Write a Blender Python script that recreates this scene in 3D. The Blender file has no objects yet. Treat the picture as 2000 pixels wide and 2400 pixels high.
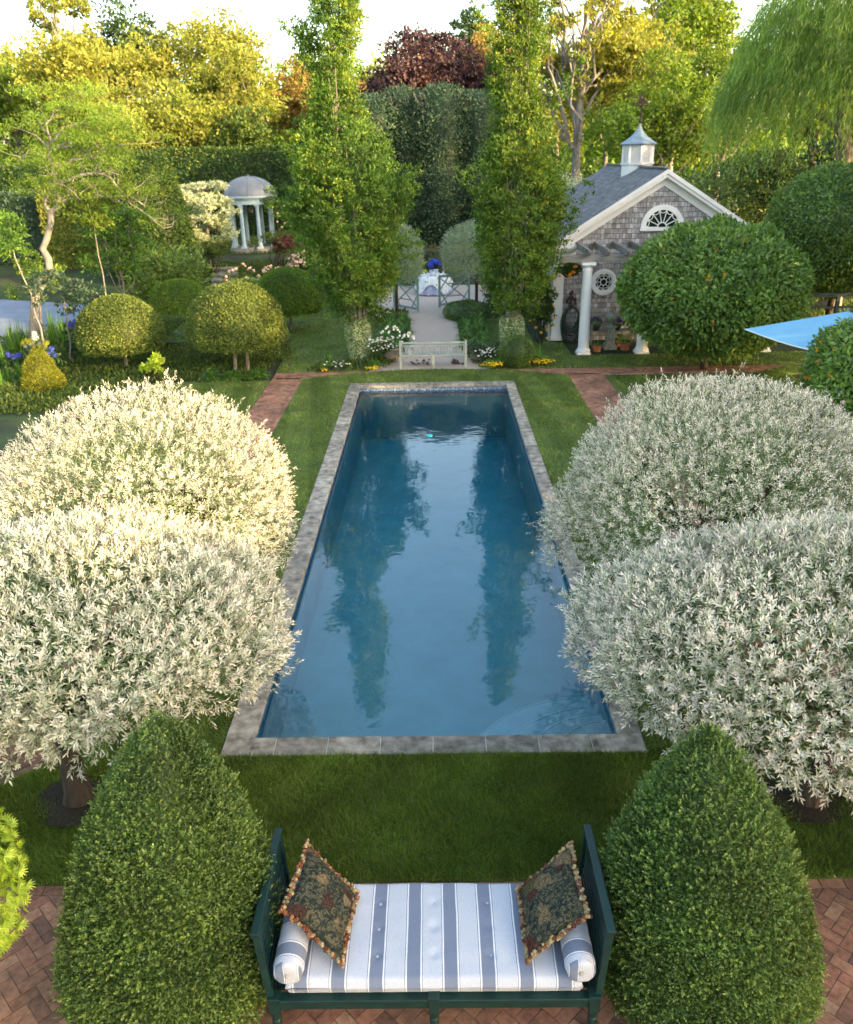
import bpy, math, numpy as np, random
from mathutils import Matrix, Vector
PI = math.pi
scene = bpy.context.scene
col = scene.collection

# ------------------------------------------------------------------ camera
PITCH, YAW, ROLL = .40717, .01307, -.01963
cd = bpy.data.cameras.new('camera'); cam = bpy.data.objects.new('camera', cd); col.objects.link(cam)
cd.sensor_fit = 'VERTICAL'; cd.sensor_height = 36.0; cd.lens = 36 * 1956.4 / 2400
cd.dof.use_dof = True; cd.dof.focus_distance = 7.5; cd.dof.aperture_fstop = 2.8; cd.clip_start = .1; cd.clip_end = 1500
cam.matrix_world = Matrix.Translation((0, 0, 5.65)) @ Matrix.Rotation(YAW, 4, 'Z') @ Matrix.Rotation(PI/2 - PITCH, 4, 'X') @ Matrix.Rotation(ROLL, 4, 'Z')
scene.camera = cam
scene.render.resolution_x = 853; scene.render.resolution_y = 1024

# ------------------------------------------------------------------ light
SUN_EL, SUN_AZ = math.radians(15.0), math.radians(124.0)     # azimuth clockwise from +Y
world = bpy.data.worlds.new('World'); scene.world = world; world.use_nodes = True
wn = world.node_tree; bg = wn.nodes['Background']
sky = wn.nodes.new('ShaderNodeTexSky'); sky.sky_type = 'NISHITA'; sky.sun_disc = False
sky.sun_elevation = SUN_EL; sky.sun_rotation = SUN_AZ; sky.air_density = 1.0; sky.dust_density = 2.6; sky.ozone_density = 1.0
hz = wn.nodes.new('ShaderNodeMix'); hz.data_type = 'RGBA'; hz.blend_type = 'MULTIPLY'; hz.inputs[0].default_value = 1
hz.inputs[7].default_value = (1.08, 1.0, .88, 1); wn.links.new(sky.outputs[0], hz.inputs[6]); wn.links.new(hz.outputs[2], bg.inputs[0]); bg.inputs[1].default_value = .15
sd = bpy.data.lights.new('sun', 'SUN'); sd.energy = 2.7; sd.angle = math.radians(.6); sd.color = (1.0, .67, .33)
sun = bpy.data.objects.new('sun', sd); col.objects.link(sun)
sdir = Vector((math.sin(SUN_AZ)*math.cos(SUN_EL), math.cos(SUN_AZ)*math.cos(SUN_EL), math.sin(SUN_EL)))
sun.rotation_euler = sdir.to_track_quat('Z', 'Y').to_euler(); sun.location = (30, -10, 20)
scene.view_settings.view_transform = 'Standard'; scene.view_settings.look = 'None'
scene.view_settings.gamma = 1.0; scene.view_settings.use_curve_mapping = False
scene.view_settings.exposure = 2.5

# ------------------------------------------------------------------ mesh helpers
def unit(a):
    a = np.asarray(a, float); return a / np.maximum(np.linalg.norm(a, axis=-1, keepdims=True), 1e-9)

def noise3(P, f, seed=0, oct=3):
    r = np.random.RandomState(seed + 77); out = np.zeros(len(P)); amp = 1.0; tot = 0
    for o in range(oct):
        for k in range(4):
            d = r.normal(size=3); d /= np.linalg.norm(d)
            out += amp * np.sin((P @ d) * f * r.uniform(.7, 1.3) * 6.28 + r.uniform(0, 6.28)) * .5
            tot += amp * .5
        f *= 2.1; amp *= .5
    return out / tot * 1.7

class G:
    def __init__(s): s.V = []; s.nv = 0; s.F = []; s.sz = []; s.M = []; s.R = []; s.smooth = []
    def add(s, V, F, mat=0, rnd=None, smooth=False):
        V = np.asarray(V, float).reshape(-1, 3); F = np.asarray(F, int)
        s.V.append(V); s.F.append((F + s.nv).ravel()); s.sz.append(np.full(len(F), F.shape[1]))
        s.M.append(np.full(len(F), mat) if np.isscalar(mat) else np.asarray(mat))
        if rnd is None: rnd = .5
        s.R.append(np.full(len(F), float(rnd)) if np.isscalar(rnd) else np.asarray(rnd, float))
        s.smooth.append(np.full(len(F), smooth)); s.nv += len(V); return s
    def poly(s, pts, mat=0, rnd=None):
        return s.add(pts, [list(range(len(pts)))], mat, rnd)
    def box(s, c, d, rot=None, mat=0, rnd=None):
        x, y, z = [v / 2 for v in d]
        V = np.array([[-x,-y,-z],[x,-y,-z],[x,y,-z],[-x,y,-z],[-x,-y,z],[x,-y,z],[x,y,z],[-x,y,z]])
        if rot is not None: V = V @ np.asarray(rot).T
        return s.add(V + np.asarray(c, float), [[0,3,2,1],[4,5,6,7],[0,1,5,4],[1,2,6,5],[2,3,7,6],[3,0,4,7]], mat, rnd)
    def bx(s, x0, x1, y0, y1, z0, z1, mat=0, rnd=None):
        return s.box(((x0+x1)/2, (y0+y1)/2, (z0+z1)/2), (x1-x0, y1-y0, z1-z0), None, mat, rnd)
    def bar(s, a, b, w, h, mat=0, up=(0,0,1), rnd=None):
        a = np.asarray(a, float); b = np.asarray(b, float); d = b - a; L = np.linalg.norm(d); d /= L
        u = np.asarray(up, float)
        if abs(d @ u) > .98: u = np.array([1., 0, 0])
        sx = unit(np.cross(u, d)); uz = np.cross(d, sx)
        return s.box((a+b)/2, (L, w, h), np.stack([d, sx, uz], 1), mat, rnd)
    def prism(s, poly, off, mat=0, rnd=None):
        P = np.asarray(poly, float); Q = P + np.asarray(off, float); n = len(P)
        nn = np.cross(P[1]-P[0], P[2]-P[1])
        V = np.vstack([P, Q]); s.add(V, [[i, (i+1) % n, n+(i+1) % n, n+i] for i in range(n)], mat, rnd)
        s.add(P[::-1], [list(range(n))], mat, rnd); s.add(Q, [list(range(n))], mat, rnd); return s
    def tube(s, pts, rad, n=8, mat=0, rnd=None, smooth=True, closed=False):
        P = np.asarray(pts, float); m = len(P); rad = np.full(m, rad) if np.isscalar(rad) else np.asarray(rad, float)
        T = np.roll(P, -1, 0) - np.roll(P, 1, 0)
        if not closed: T[0] = P[1]-P[0]; T[-1] = P[-1]-P[-2]
        T = unit(T); ref = np.array([0, 0, 1.]) if abs(T[0][2]) < .9 else np.array([1., 0, 0])
        V = []; A = unit(np.cross(T[0], ref))
        for i in range(m):
            A = unit(A - T[i] * (A @ T[i])); B = np.cross(T[i], A)
            an = np.arange(n) * 2 * PI / n
            V.append(P[i] + rad[i] * (np.cos(an)[:, None] * A + np.sin(an)[:, None] * B))
        V = np.vstack(V); F = []
        for i in range(m if closed else m - 1):
            j = (i + 1) % m
            for k in range(n): F.append([i*n+k, i*n+(k+1) % n, j*n+(k+1) % n, j*n+k])
        s.add(V, F, mat, rnd, smooth)
        if not closed:
            s.add(V[:n][::-1], [list(range(n))], mat, rnd); s.add(V[-n:], [list(range(n))], mat, rnd)
        return s
    def lathe(s, prof, c=(0,0,0), n=24, mat=0, rnd=None, smooth=True, sx=1, sy=1, flute=0):
        prof = np.asarray(prof, float); an = np.arange(n) * 2 * PI / n; fl = 1 - flute * (np.arange(n) % 2)
        V = np.array([[c[0] + r*sx*math.cos(a)*f, c[1] + r*sy*math.sin(a)*f, c[2] + z] for r, z in prof for a, f in zip(an, fl)])
        F = [[i*n+k, i*n+(k+1) % n, (i+1)*n+(k+1) % n, (i+1)*n+k] for i in range(len(prof)-1) for k in range(n)]
        s.add(V, F, mat, rnd, smooth); m = len(prof) - 1
        if prof[0][0] > 1e-4: s.add(V[:n][::-1], [list(range(n))], mat, rnd)
        if prof[-1][0] > 1e-4: s.add(V[m*n:], [list(range(n))], mat, rnd)
        return s
    def blob(s, c, r, n=8, m=6, mat=0, rnd=None, smooth=True, lump=0, seed=0):
        an = np.arange(n) * 2*PI/n; ph = np.linspace(0.12, PI-.12, m)
        D = np.array([[math.sin(p)*math.cos(a), math.sin(p)*math.sin(a), math.cos(p)] for p in ph for a in an])
        k = 1 + lump * noise3(D, .4, seed) if lump else 1
        V = D * np.asarray(r, float) * (k[:, None] if lump else 1) + np.asarray(c, float)
        F = [[i*n+j, (i+1)*n+j, (i+1)*n+(j+1) % n, i*n+(j+1) % n] for i in range(m-1) for j in range(n)]
        s.add(V, F, mat, rnd, smooth); s.add(V[:n], [list(range(n))], mat, rnd, smooth); s.add(V[-n:][::-1], [list(range(n))], mat, rnd, smooth)
        return s
    def leaves(s, P, D, N, L, W, mat=0, rnd=None, fold=.15, mid=.45):
        P = np.asarray(P, float); n = len(P)
        if n == 0: return s
        D = unit(D); S = unit(np.cross(D, N)); N2 = np.cross(S, D)
        L = np.broadcast_to(np.asarray(L, float), (n,))[:, None]; W = np.broadcast_to(np.asarray(W, float), (n,))[:, None]
        V = np.empty((n, 4, 3)); V[:, 0] = P; V[:, 2] = P + D*L
        V[:, 1] = P + D*L*mid + S*W/2 + N2*W*fold; V[:, 3] = P + D*L*mid - S*W/2 + N2*W*fold
        F = np.arange(n*4).reshape(n, 4)
        return s.add(V.reshape(-1, 3), F, mat, np.random.rand(n) if rnd is None else rnd)
    def blades(s, P, D, W, mat=0, rnd=None, side=None):
        n = len(P); D = np.asarray(D, float)
        S = unit(np.cross(D, np.random.normal(size=(n, 3)))) if side is None else side
        W = np.broadcast_to(np.asarray(W, float), (n,))[:, None]
        V = np.empty((n, 3, 3)); V[:, 0] = P - S*W/2; V[:, 1] = P + S*W/2; V[:, 2] = P + D
        return s.add(V.reshape(-1, 3), np.arange(n*3).reshape(n, 3), mat, np.random.rand(n) if rnd is None else rnd)
    def arch_blades(s, c, n, L, W, mat=0, spread=1.0, rs=None, up=.8):
        # strap leaves that rise and arch over: three quads each
        rs = rs or np.random; a = rs.uniform(0, 2*PI, n); el = rs.uniform(.35, 1, n) * up
        Lr = L * rs.uniform(.6, 1.1, n); H = np.stack([np.cos(a), np.sin(a), 0*a], 1)
        c = np.asarray(c, float) + H * rs.uniform(0, .25, n)[:, None] * L * .4
        Z = np.array([0, 0, 1.]); S = np.cross(H, Z); V = np.empty((n, 8, 3))
        for i, t in enumerate((0, .38, .72, 1.0)):
            out = spread * (1.15 - el) * t ** 1.2 * Lr; hh = Lr * (el * t * 1.25 - (1.05 - .55*el) * t ** 2.3 * .8)
            w = W * (1, .95, .7, .08)[i] / 2
            q = c + H*out[:, None] + Z*np.maximum(hh, .01)[:, None]
            V[:, 2*i] = q - S*w; V[:, 2*i+1] = q + S*w
        F = (np.arange(n)[:, None, None]*8 + np.array([[0,1,3,2],[2,3,5,4],[4,5,7,6]])[None]).reshape(-1, 4)
        return s.add(V.reshape(-1, 3), F, mat, np.repeat(rs.rand(n), 3))
    def build(s, name, mats, parent=None, origin=None, bevel=0, seg=2):
        V = np.vstack(s.V); F = np.concatenate(s.F); sz = np.concatenate(s.sz)
        if parent is not None: o = np.array(WLOC[parent.name])
        elif origin is None:
            lo = V.min(0); hi = V.max(0); o = np.array([(lo[0]+hi[0])/2, (lo[1]+hi[1])/2, lo[2]])
        else: o = np.array(origin, float)
        me = bpy.data.meshes.new(name); me.vertices.add(len(V)); me.vertices.foreach_set('co', (V - o).astype(np.float32).ravel())
        me.loops.add(len(F)); me.loops.foreach_set('vertex_index', F.astype(np.int32))
        me.polygons.add(len(sz)); st = np.concatenate([[0], np.cumsum(sz)[:-1]])
        me.polygons.foreach_set('loop_start', st.astype(np.int32)); me.polygons.foreach_set('loop_total', sz.astype(np.int32))
        me.polygons.foreach_set('material_index', np.concatenate(s.M).astype(np.int32))
        me.polygons.foreach_set('use_smooth', np.concatenate(s.smooth))
        me.update(calc_edges=True)
        at = me.attributes.new('rnd', 'FLOAT', 'FACE'); at.data.foreach_set('value', np.concatenate(s.R).astype(np.float32))
        for m in (mats if isinstance(mats, (list, tuple)) else [mats]): me.materials.append(m)
        ob = bpy.data.objects.new(name, me); col.objects.link(ob)
        if parent is not None: ob.parent = parent; WLOC[ob.name] = tuple(o)
        else: ob.location = o; WLOC[ob.name] = tuple(o)
        if bevel:
            b = ob.modifiers.new('bevel', 'BEVEL'); b.width = bevel; b.segments = seg; b.limit_method = 'ANGLE'; b.angle_limit = math.radians(40)
        return ob
WLOC = {}
def tag(o, label=None, cat=None, group=None, kind=None):
    if label: o['label'] = label
    if cat: o['category'] = cat
    if group: o['group'] = group
    if kind: o['kind'] = kind
    return o
def thing(name, loc, label, cat, group=None):
    o = bpy.data.objects.new(name, None); col.objects.link(o); o.location = loc; WLOC[o.name] = tuple(loc)
    o.empty_display_size = .2
    return tag(o, label, cat, group)
def copy_tree(o, parent=None):
    c = o.copy(); col.objects.link(c); c.parent = parent
    for ch in [x for x in bpy.data.objects if x.parent == o]: copy_tree(ch, c)
    return c
def rotz(a): c, s_ = math.cos(a), math.sin(a); return np.array([[c,-s_,0],[s_,c,0],[0,0,1.]])

# ------------------------------------------------------------------ materials
def newmat(name):
    m = bpy.data.materials.new(name); m.use_nodes = True; nt = m.node_tree; return m, nt, nt.nodes['Principled BSDF']
def N(nt, t, **kw):
    n = nt.nodes.new('ShaderNode' + t)
    for k, v in kw.items(): setattr(n, k, v)
    return n
def ramp(nt, stops, interp='LINEAR'):
    r = nt.nodes.new('ShaderNodeValToRGB'); r.color_ramp.interpolation = interp
    e = r.color_ramp.elements
    while len(e) < len(stops): e.new(.5)
    for i, (p, c) in enumerate(stops): e[i].position = p; e[i].color = (*c, 1)
    return r
def mixc(nt, mode, fac, a, b):
    m = nt.nodes.new('ShaderNodeMix'); m.data_type = 'RGBA'; m.blend_type = mode
    for sock, v in ((m.inputs[0], fac), (m.inputs[6], a), (m.inputs[7], b)):
        if hasattr(v, 'is_output') or hasattr(v, 'links') and not isinstance(v, (tuple, float, int)): nt.links.new(v, sock)
        else: sock.default_value = (*v, 1) if isinstance(v, tuple) else v
    return m.outputs[2]
def leafmat(name, stops, trans=.35, rough=.55, clump=1.5, var=.35, spec=.35, hue=None):
    m, nt, b = newmat(name); at = N(nt, 'Attribute', attribute_name='rnd'); r = ramp(nt, stops)
    nt.links.new(at.outputs['Fac'], r.inputs[0])
    tc = N(nt, 'TexCoord'); nz = N(nt, 'TexNoise'); nz.inputs['Scale'].default_value = clump; nz.inputs['Detail'].default_value = 3
    nt.links.new(tc.outputs['Object'], nz.inputs['Vector'])
    mr = N(nt, 'MapRange'); mr.inputs['From Min'].default_value = .3; mr.inputs['From Max'].default_value = .7
    mr.inputs['To Min'].default_value = 1 - var; mr.inputs['To Max'].default_value = 1 + var
    nt.links.new(nz.outputs['Fac'], mr.inputs['Value'])
    hs = N(nt, 'HueSaturation'); nt.links.new(r.outputs[0], hs.inputs['Color']); nt.links.new(mr.outputs[0], hs.inputs['Value'])
    oi = N(nt, 'ObjectInfo'); mh = N(nt, 'MapRange'); mh.inputs['To Min'].default_value = .49; mh.inputs['To Max'].default_value = .51
    nt.links.new(oi.outputs['Random'], mh.inputs['Value']); nt.links.new(mh.outputs[0], hs.inputs['Hue'])
    nt.links.new(hs.outputs[0], b.inputs['Base Color'])
    b.inputs['Roughness'].default_value = rough; b.inputs['Specular IOR Level'].default_value = spec
    tr = N(nt, 'BsdfTranslucent'); hs2 = N(nt, 'HueSaturation'); hs2.inputs['Hue'].default_value = .487; hs2.inputs['Saturation'].default_value = 1.15; hs2.inputs['Value'].default_value = 1.7
    nt.links.new(hs.outputs[0], hs2.inputs['Color']); nt.links.new(hs2.outputs[0], tr.inputs['Color'])
    mx = N(nt, 'MixShader'); mx.inputs[0].default_value = trans
    nt.links.new(b.outputs[0], mx.inputs[1]); nt.links.new(tr.outputs[0], mx.inputs[2])
    nt.links.new(mx.outputs[0], nt.nodes['Material Output'].inputs['Surface']); return m
def surf(name, c1, c2=None, scale=8, rough=.6, bump=.0, bscale=40, spec=.4, rnd=0, metal=0, detail=5, stretch=None, c3=None, bdist=.01, coat=0):
    m, nt, b = newmat(name); c2 = c2 or tuple(x*.8 for x in c1)
    tc = N(nt, 'TexCoord'); vec = tc.outputs['Object']
    if stretch:
        mp = N(nt, 'Mapping'); mp.inputs['Scale'].default_value = stretch; nt.links.new(vec, mp.inputs[0]); vec = mp.outputs[0]
    nz = N(nt, 'TexNoise'); nz.inputs['Scale'].default_value = scale; nz.inputs['Detail'].default_value = detail; nz.inputs['Roughness'].default_value = .6
    nt.links.new(vec, nz.inputs['Vector'])
    st = [(.32, c2), (.68, c1)] if not c3 else [(.3, c2), (.52, c1), (.7, c3)]
    r = ramp(nt, st); nt.links.new(nz.outputs['Fac'], r.inputs[0]); out = r.outputs[0]
    if rnd:
        at = N(nt, 'Attribute', attribute_name='rnd'); mr = N(nt, 'MapRange'); mr.inputs['To Min'].default_value = 1-rnd; mr.inputs['To Max'].default_value = 1+rnd
        nt.links.new(at.outputs['Fac'], mr.inputs['Value']); hs = N(nt, 'HueSaturation'); nt.links.new(out, hs.inputs['Color']); nt.links.new(mr.outputs[0], hs.inputs['Value']); out = hs.outputs[0]
    nt.links.new(out, b.inputs['Base Color']); b.inputs['Roughness'].default_value = rough; b.inputs['Specular IOR Level'].default_value = spec
    b.inputs['Metallic'].default_value = metal; b.inputs['Coat Weight'].default_value = coat
    if bump:
        n2 = N(nt, 'TexNoise'); n2.inputs['Scale'].default_value = bscale; n2.inputs['Detail'].default_value = 4; nt.links.new(vec, n2.inputs['Vector'])
        bp = N(nt, 'Bump'); bp.inputs['Strength'].default_value = bump; bp.inputs['Distance'].default_value = bdist
        nt.links.new(n2.outputs['Fac'], bp.inputs['Height']); nt.links.new(bp.outputs[0], b.inputs['Normal'])
    return m
# foliage colours
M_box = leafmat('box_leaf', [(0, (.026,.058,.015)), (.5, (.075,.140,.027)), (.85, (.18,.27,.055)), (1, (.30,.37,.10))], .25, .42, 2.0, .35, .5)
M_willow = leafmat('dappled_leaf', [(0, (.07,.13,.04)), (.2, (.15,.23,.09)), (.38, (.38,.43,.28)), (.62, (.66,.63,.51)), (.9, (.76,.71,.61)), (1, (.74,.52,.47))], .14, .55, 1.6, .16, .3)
M_oak = leafmat('oak_leaf', [(0, (.030,.075,.014)), (.5, (.085,.170,.026)), (.85, (.19,.28,.04)), (1, (.42,.40,.05))], .35, .5, 1.1, .35)
M_bgy = leafmat('sunny_leaf', [(0, (.09,.13,.022)), (.5, (.21,.245,.042)), (1, (.37,.35,.085))], .4, .6, .35, .4)
M_bgg = leafmat('green_leaf', [(0, (.05,.10,.014)), (.5, (.12,.20,.024)), (1, (.24,.30,.04))], .35, .6, .35, .4)
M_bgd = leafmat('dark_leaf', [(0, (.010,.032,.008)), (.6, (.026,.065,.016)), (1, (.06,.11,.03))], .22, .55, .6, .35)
M_grey = leafmat('greygreen_leaf', [(0, (.018,.045,.022)), (.6, (.050,.095,.050)), (1, (.12,.17,.10))], .25, .5, .8, .3)
M_copper = leafmat('copper_leaf', [(0, (.030,.016,.018)), (.6, (.075,.038,.038)), (.92, (.15,.075,.055)), (1, (.32,.18,.05))], .25, .5, .6, .35)
M_rust = leafmat('russet_leaf', [(0, (.12,.09,.025)), (.5, (.26,.19,.05)), (1, (.42,.28,.08))], .3, .6, .5, .35)
M_yew = leafmat('yew_leaf', [(0, (.014,.038,.009)), (.6, (.042,.085,.014)), (1, (.17,.20,.03))], .25, .5, 1.2, .3)
M_gold = leafmat('gold_leaf', [(0, (.08,.11,.015)), (.6, (.24,.25,.025)), (1, (.45,.38,.04))], .35, .5, 2, .25)
M_dome = leafmat('dome_leaf', [(0, (.034,.066,.016)), (.5, (.095,.150,.027)), (.88, (.21,.26,.05)), (1, (.38,.34,.09))], .25, .5, 1.6, .25)
M_citrus = leafmat('laurel_leaf', [(0, (.040,.085,.018)), (.5, (.125,.215,.042)), (.88, (.26,.36,.08)), (1, (.42,.48,.16))], .3, .38, 1.4, .25, .5)
M_weep = leafmat('weeping_leaf', [(0, (.09,.17,.035)), (.5, (.19,.31,.065)), (1, (.36,.44,.11))], .4, .5, .8, .3)
M_lily = leafmat('strap_leaf', [(0, (.03,.10,.018)), (.5, (.08,.20,.03)), (1, (.18,.32,.06))], .35, .4, 3, .2, .5)
M_dog = leafmat('cream_leaf', [(0, (.14,.22,.09)), (.35, (.34,.40,.24)), (1, (.52,.56,.42))], .3, .5, 1.2, .15)
M_ivy = leafmat('ivy_leaf', [(0, (.06,.15,.04)), (.4, (.24,.34,.15)), (.7, (.52,.56,.34)), (1, (.62,.64,.44))], .2, .5, 4, .12)
M_maple = leafmat('maple_leaf', [(0, (.20,.32,.03)), (.5, (.36,.48,.05)), (1, (.52,.58,.10))], .4, .45, 3, .18)
M_redm = leafmat('redleaf', [(0, (.035,.012,.016)), (.7, (.09,.03,.035)), (1, (.14,.06,.04))], .25, .5, 1.5, .3)
M_olive = leafmat('olive_leaf', [(0, (.03,.06,.012)), (.6, (.075,.125,.02)), (1, (.15,.19,.03))], .3, .5, 1.5, .3)
M_grass = leafmat('grass_blade', [(0, (.055,.10,.016)), (.5, (.125,.19,.030)), (.88, (.21,.27,.055)), (1, (.40,.37,.15))], .3, .5, 1.2, .30, .3)
def flower(name, c): return leafmat(name, [(0, tuple(x*.7 for x in c)), (1, c)], .3, .6, 5, .08, .2)
M_white = flower('white_petal', (.85,.84,.78)); M_pink = flower('blush_petal', (.85,.62,.50)); M_orange = flower('orange_petal', (.85,.36,.02))
M_blue = flower('blue_petal', (.10,.14,.60)); M_yel = flower('yellow_petal', (.75,.55,.03)); M_pur = flower('purple_petal', (.12,.07,.30))
M_bark = surf('bark', (.065,.048,.036), (.022,.016,.012), 14, .9, .9, 30, stretch=(1,1,.25), bdist=.02)
M_barkp = surf('pale_bark', (.30,.285,.26), (.15,.135,.12), 9, .85, .6, 22, stretch=(1,1,.5), bdist=.015)
M_barkg = surf('grey_bark', (.24,.22,.19), (.10,.09,.075), 7, .85, .6, 22, bdist=.015)
M_soil = surf('soil', (.030,.020,.013), (.010,.007,.005), 30, .95, .8, 60, bdist=.02)
M_white_p = surf('white_paint', (.76,.77,.78), (.69,.70,.71), 3, .45, .15, 60, bdist=.002)
M_glass = surf('window_glass', (.02,.028,.025), (.012,.018,.016), 2, .06, spec=.6)
M_green_p = surf('dark_green_paint', (.006,.036,.030), (.004,.020,.018), 12, .4, .35, 90, spec=.45, stretch=(1,.2,1), bdist=.001)
M_teal_p = surf('grey_green_paint', (.24,.36,.35), (.18,.28,.28), 9, .55, .2, 60, bdist=.002)
M_bench_p = surf('pale_bench_paint', (.34,.38,.34), (.25,.28,.25), 9, .6, .2, 60, bdist=.002)
M_lead = surf('lead_sheet', (.15,.17,.20), (.11,.13,.155), 3, .45, .1, 20, spec=.5)
M_gaz = surf('pale_blue_paint', (.34,.45,.51), (.28,.39,.45), 5, .5)
M_copperp = surf('verdigris', (.20,.30,.37), (.15,.21,.28), 6, .45, c3=(.20,.18,.23), metal=.2, stretch=(3,3,.5))
M_terra = surf('terracotta', (.42,.16,.09), (.30,.11,.06), 10, .8, .3, 60)
M_stone_u = surf('carved_stone', (.24,.25,.20), (.11,.12,.08), 9, .9, .8, 30, c3=(.30,.29,.25))
M_grave_s = surf('step_stone', (.25,.24,.22), (.12,.12,.10), 5, .9, .5, 20)
M_oldwood = surf('weathered_wood', (.22,.21,.19), (.10,.10,.09), 6, .85, .6, 30, stretch=(.3,1,1), c3=(.27,.27,.24))
M_hose = surf('hose_rubber', (.035,.06,.05), (.02,.035,.03), 10, .4)
M_iron = surf('dark_iron', (.05,.03,.025), (.03,.02,.016), 20, .7, .3, 50)
M_asph = surf('driveway_gravel', (.20,.25,.33), (.15,.19,.26), 2, .9, .6, 80)
M_blind = surf('dark_teal_paint', (.035,.055,.06), (.025,.04,.045), 3, .8, spec=.1)
M_can = surf('blue_canvas', (.19,.43,.62), (.16,.39,.58), 3, .8, .25, 160, bdist=.001)

# brick, coping, gravel
def brickmat():
    m, nt, b = newmat('clay_brick'); at = N(nt, 'Attribute', attribute_name='rnd')
    r = ramp(nt, [(0, (.17,.10,.075)), (.25, (.27,.13,.085)), (.5, (.35,.165,.105)), (.75, (.42,.21,.13)), (.93, (.46,.27,.17)), (1, (.25,.22,.18))])
    nt.links.new(at.outputs['Fac'], r.inputs[0]); tc = N(nt, 'TexCoord')
    nz = N(nt, 'TexNoise'); nz.inputs['Scale'].default_value = 14; nz.inputs['Detail'].default_value = 8; nz.inputs['Roughness'].default_value = .7; nt.links.new(tc.outputs['Object'], nz.inputs['Vector'])
    r2 = ramp(nt, [(.34, (.42,.40,.38)), (.58, (1,1,1))]); nt.links.new(nz.outputs['Fac'], r2.inputs[0])
    o = mixc(nt, 'MULTIPLY', .85, r.outputs[0], r2.outputs[0])
    n3 = N(nt, 'TexNoise'); n3.inputs['Scale'].default_value = 1.3; n3.inputs['Detail'].default_value = 4; nt.links.new(tc.outputs['Object'], n3.inputs['Vector'])
    r3 = ramp(nt, [(.35, (.62,.66,.62)), (.62, (1.08,1.02,1))]); nt.links.new(n3.outputs['Fac'], r3.inputs[0])
    o = mixc(nt, 'MULTIPLY', 1.0, o, r3.outputs[0]); nt.links.new(o, b.inputs['Base Color']); b.inputs['Roughness'].default_value = .85
    bp = N(nt, 'Bump'); bp.inputs['Strength'].default_value = .5; bp.inputs['Distance'].default_value = .006; nt.links.new(nz.outputs['Fac'], bp.inputs['Height']); nt.links.new(bp.outputs[0], b.inputs['Normal'])
    return m
M_brick = brickmat()
M_mortar = surf('mortar', (.20,.19,.165), (.07,.065,.05), 9, .95, .6, 60)
M_grout = surf('pale_grout', (.55,.52,.47), (.40,.37,.33), 20, .95)
M_coping = surf('coping_stone', (.27,.245,.205), (.085,.076,.062), 7, .85, .9, 45, rnd=.26, c3=(.42,.39,.33), detail=10, bdist=.006)
M_gravel = surf('pea_gravel', (.48,.40,.34), (.36,.29,.24), 90, .95, .9, 130, c3=(.58,.50,.44), bdist=.01)
def lawnmat():
    m, nt, b = newmat('lawn_base'); tc = N(nt, 'TexCoord')
    nz = N(nt, 'TexNoise'); nz.inputs['Scale'].default_value = 1.1; nz.inputs['Detail'].default_value = 6; nt.links.new(tc.outputs['Object'], nz.inputs['Vector'])
    r = ramp(nt, [(.3, (.045,.080,.016)), (.55, (.085,.135,.024)), (.75, (.14,.19,.04))]); nt.links.new(nz.outputs['Fac'], r.inputs[0])
    n2 = N(nt, 'TexNoise'); n2.inputs['Scale'].default_value = 60; n2.inputs['Detail'].default_value = 6; nt.links.new(tc.outputs['Object'], n2.inputs['Vector'])
    r2 = ramp(nt, [(.3, (.45,.5,.4)), (.7, (1.35,1.3,1.2))]); nt.links.new(n2.outputs['Fac'], r2.inputs[0])
    nt.links.new(mixc(nt, 'MULTIPLY', 1.0, r.outputs[0], r2.outputs[0]), b.inputs['Base Color']); b.inputs['Roughness'].default_value = .8
    bp = N(nt, 'Bump'); bp.inputs['Strength'].default_value = .8; bp.inputs['Distance'].default_value = .03; nt.links.new(n2.outputs['Fac'], bp.inputs['Height']); nt.links.new(bp.outputs[0], b.inputs['Normal'])
    return m
M_lawn = lawnmat()
def groundmat():
    m, nt, b = newmat('ground_cover'); tc = N(nt, 'TexCoord')
    nz = N(nt, 'TexNoise'); nz.inputs['Scale'].default_value = .9; nz.inputs['Detail'].default_value = 9; nt.links.new(tc.outputs['Object'], nz.inputs['Vector'])
    r = ramp(nt, [(.35, (.018,.014,.009)), (.5, (.022,.040,.010)), (.7, (.035,.075,.014))]); nt.links.new(nz.outputs['Fac'], r.inputs[0])
    nt.links.new(r.outputs[0], b.inputs['Base Color']); b.inputs['Roughness'].default_value = .95; return m
M_ground = groundmat()

# ------------------------------------------------------------------ terrain
def T(x, y):
    t = np.clip((np.asarray(y, float) - 32.5) / 9.5, 0, 1); t = t*t*(3-2*t)
    a = 1.30 * t * np.clip((-np.asarray(x, float) - 2.5) / 3.0, 0, 1)
    far = np.clip((np.asarray(y, float) - 46) / 60, 0, 1) * 3.5
    return a * np.clip(1, 0, 1) + far
POOL = (-1.974, 1.896, 7.10, 21.48); CO = (-2.255, 2.115, 6.83, 21.78)
xs = np.unique(np.concatenate([np.linspace(-400, -40, 13), np.linspace(-40, 40, 81), np.linspace(40, 400, 13), [-2.1, 2.0]]))
ys = np.unique(np.concatenate([np.linspace(-60, 0, 8), np.linspace(0, 110, 111), np.linspace(110, 900, 12), [6.95, 21.65]]))
XX, YY = np.meshgrid(xs, ys); nx = len(xs)
V = np.stack([XX.ravel(), YY.ravel(), T(XX, YY).ravel() - .06], 1)
F = [[j*nx+i, j*nx+i+1, (j+1)*nx+i+1, (j+1)*nx+i] for j in range(len(ys)-1) for i in range(nx-1)
     if not (xs[i] >= -2.11 and xs[i+1] <= 2.01 and ys[j] >= 6.94 and ys[j+1] <= 21.66)]
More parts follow.
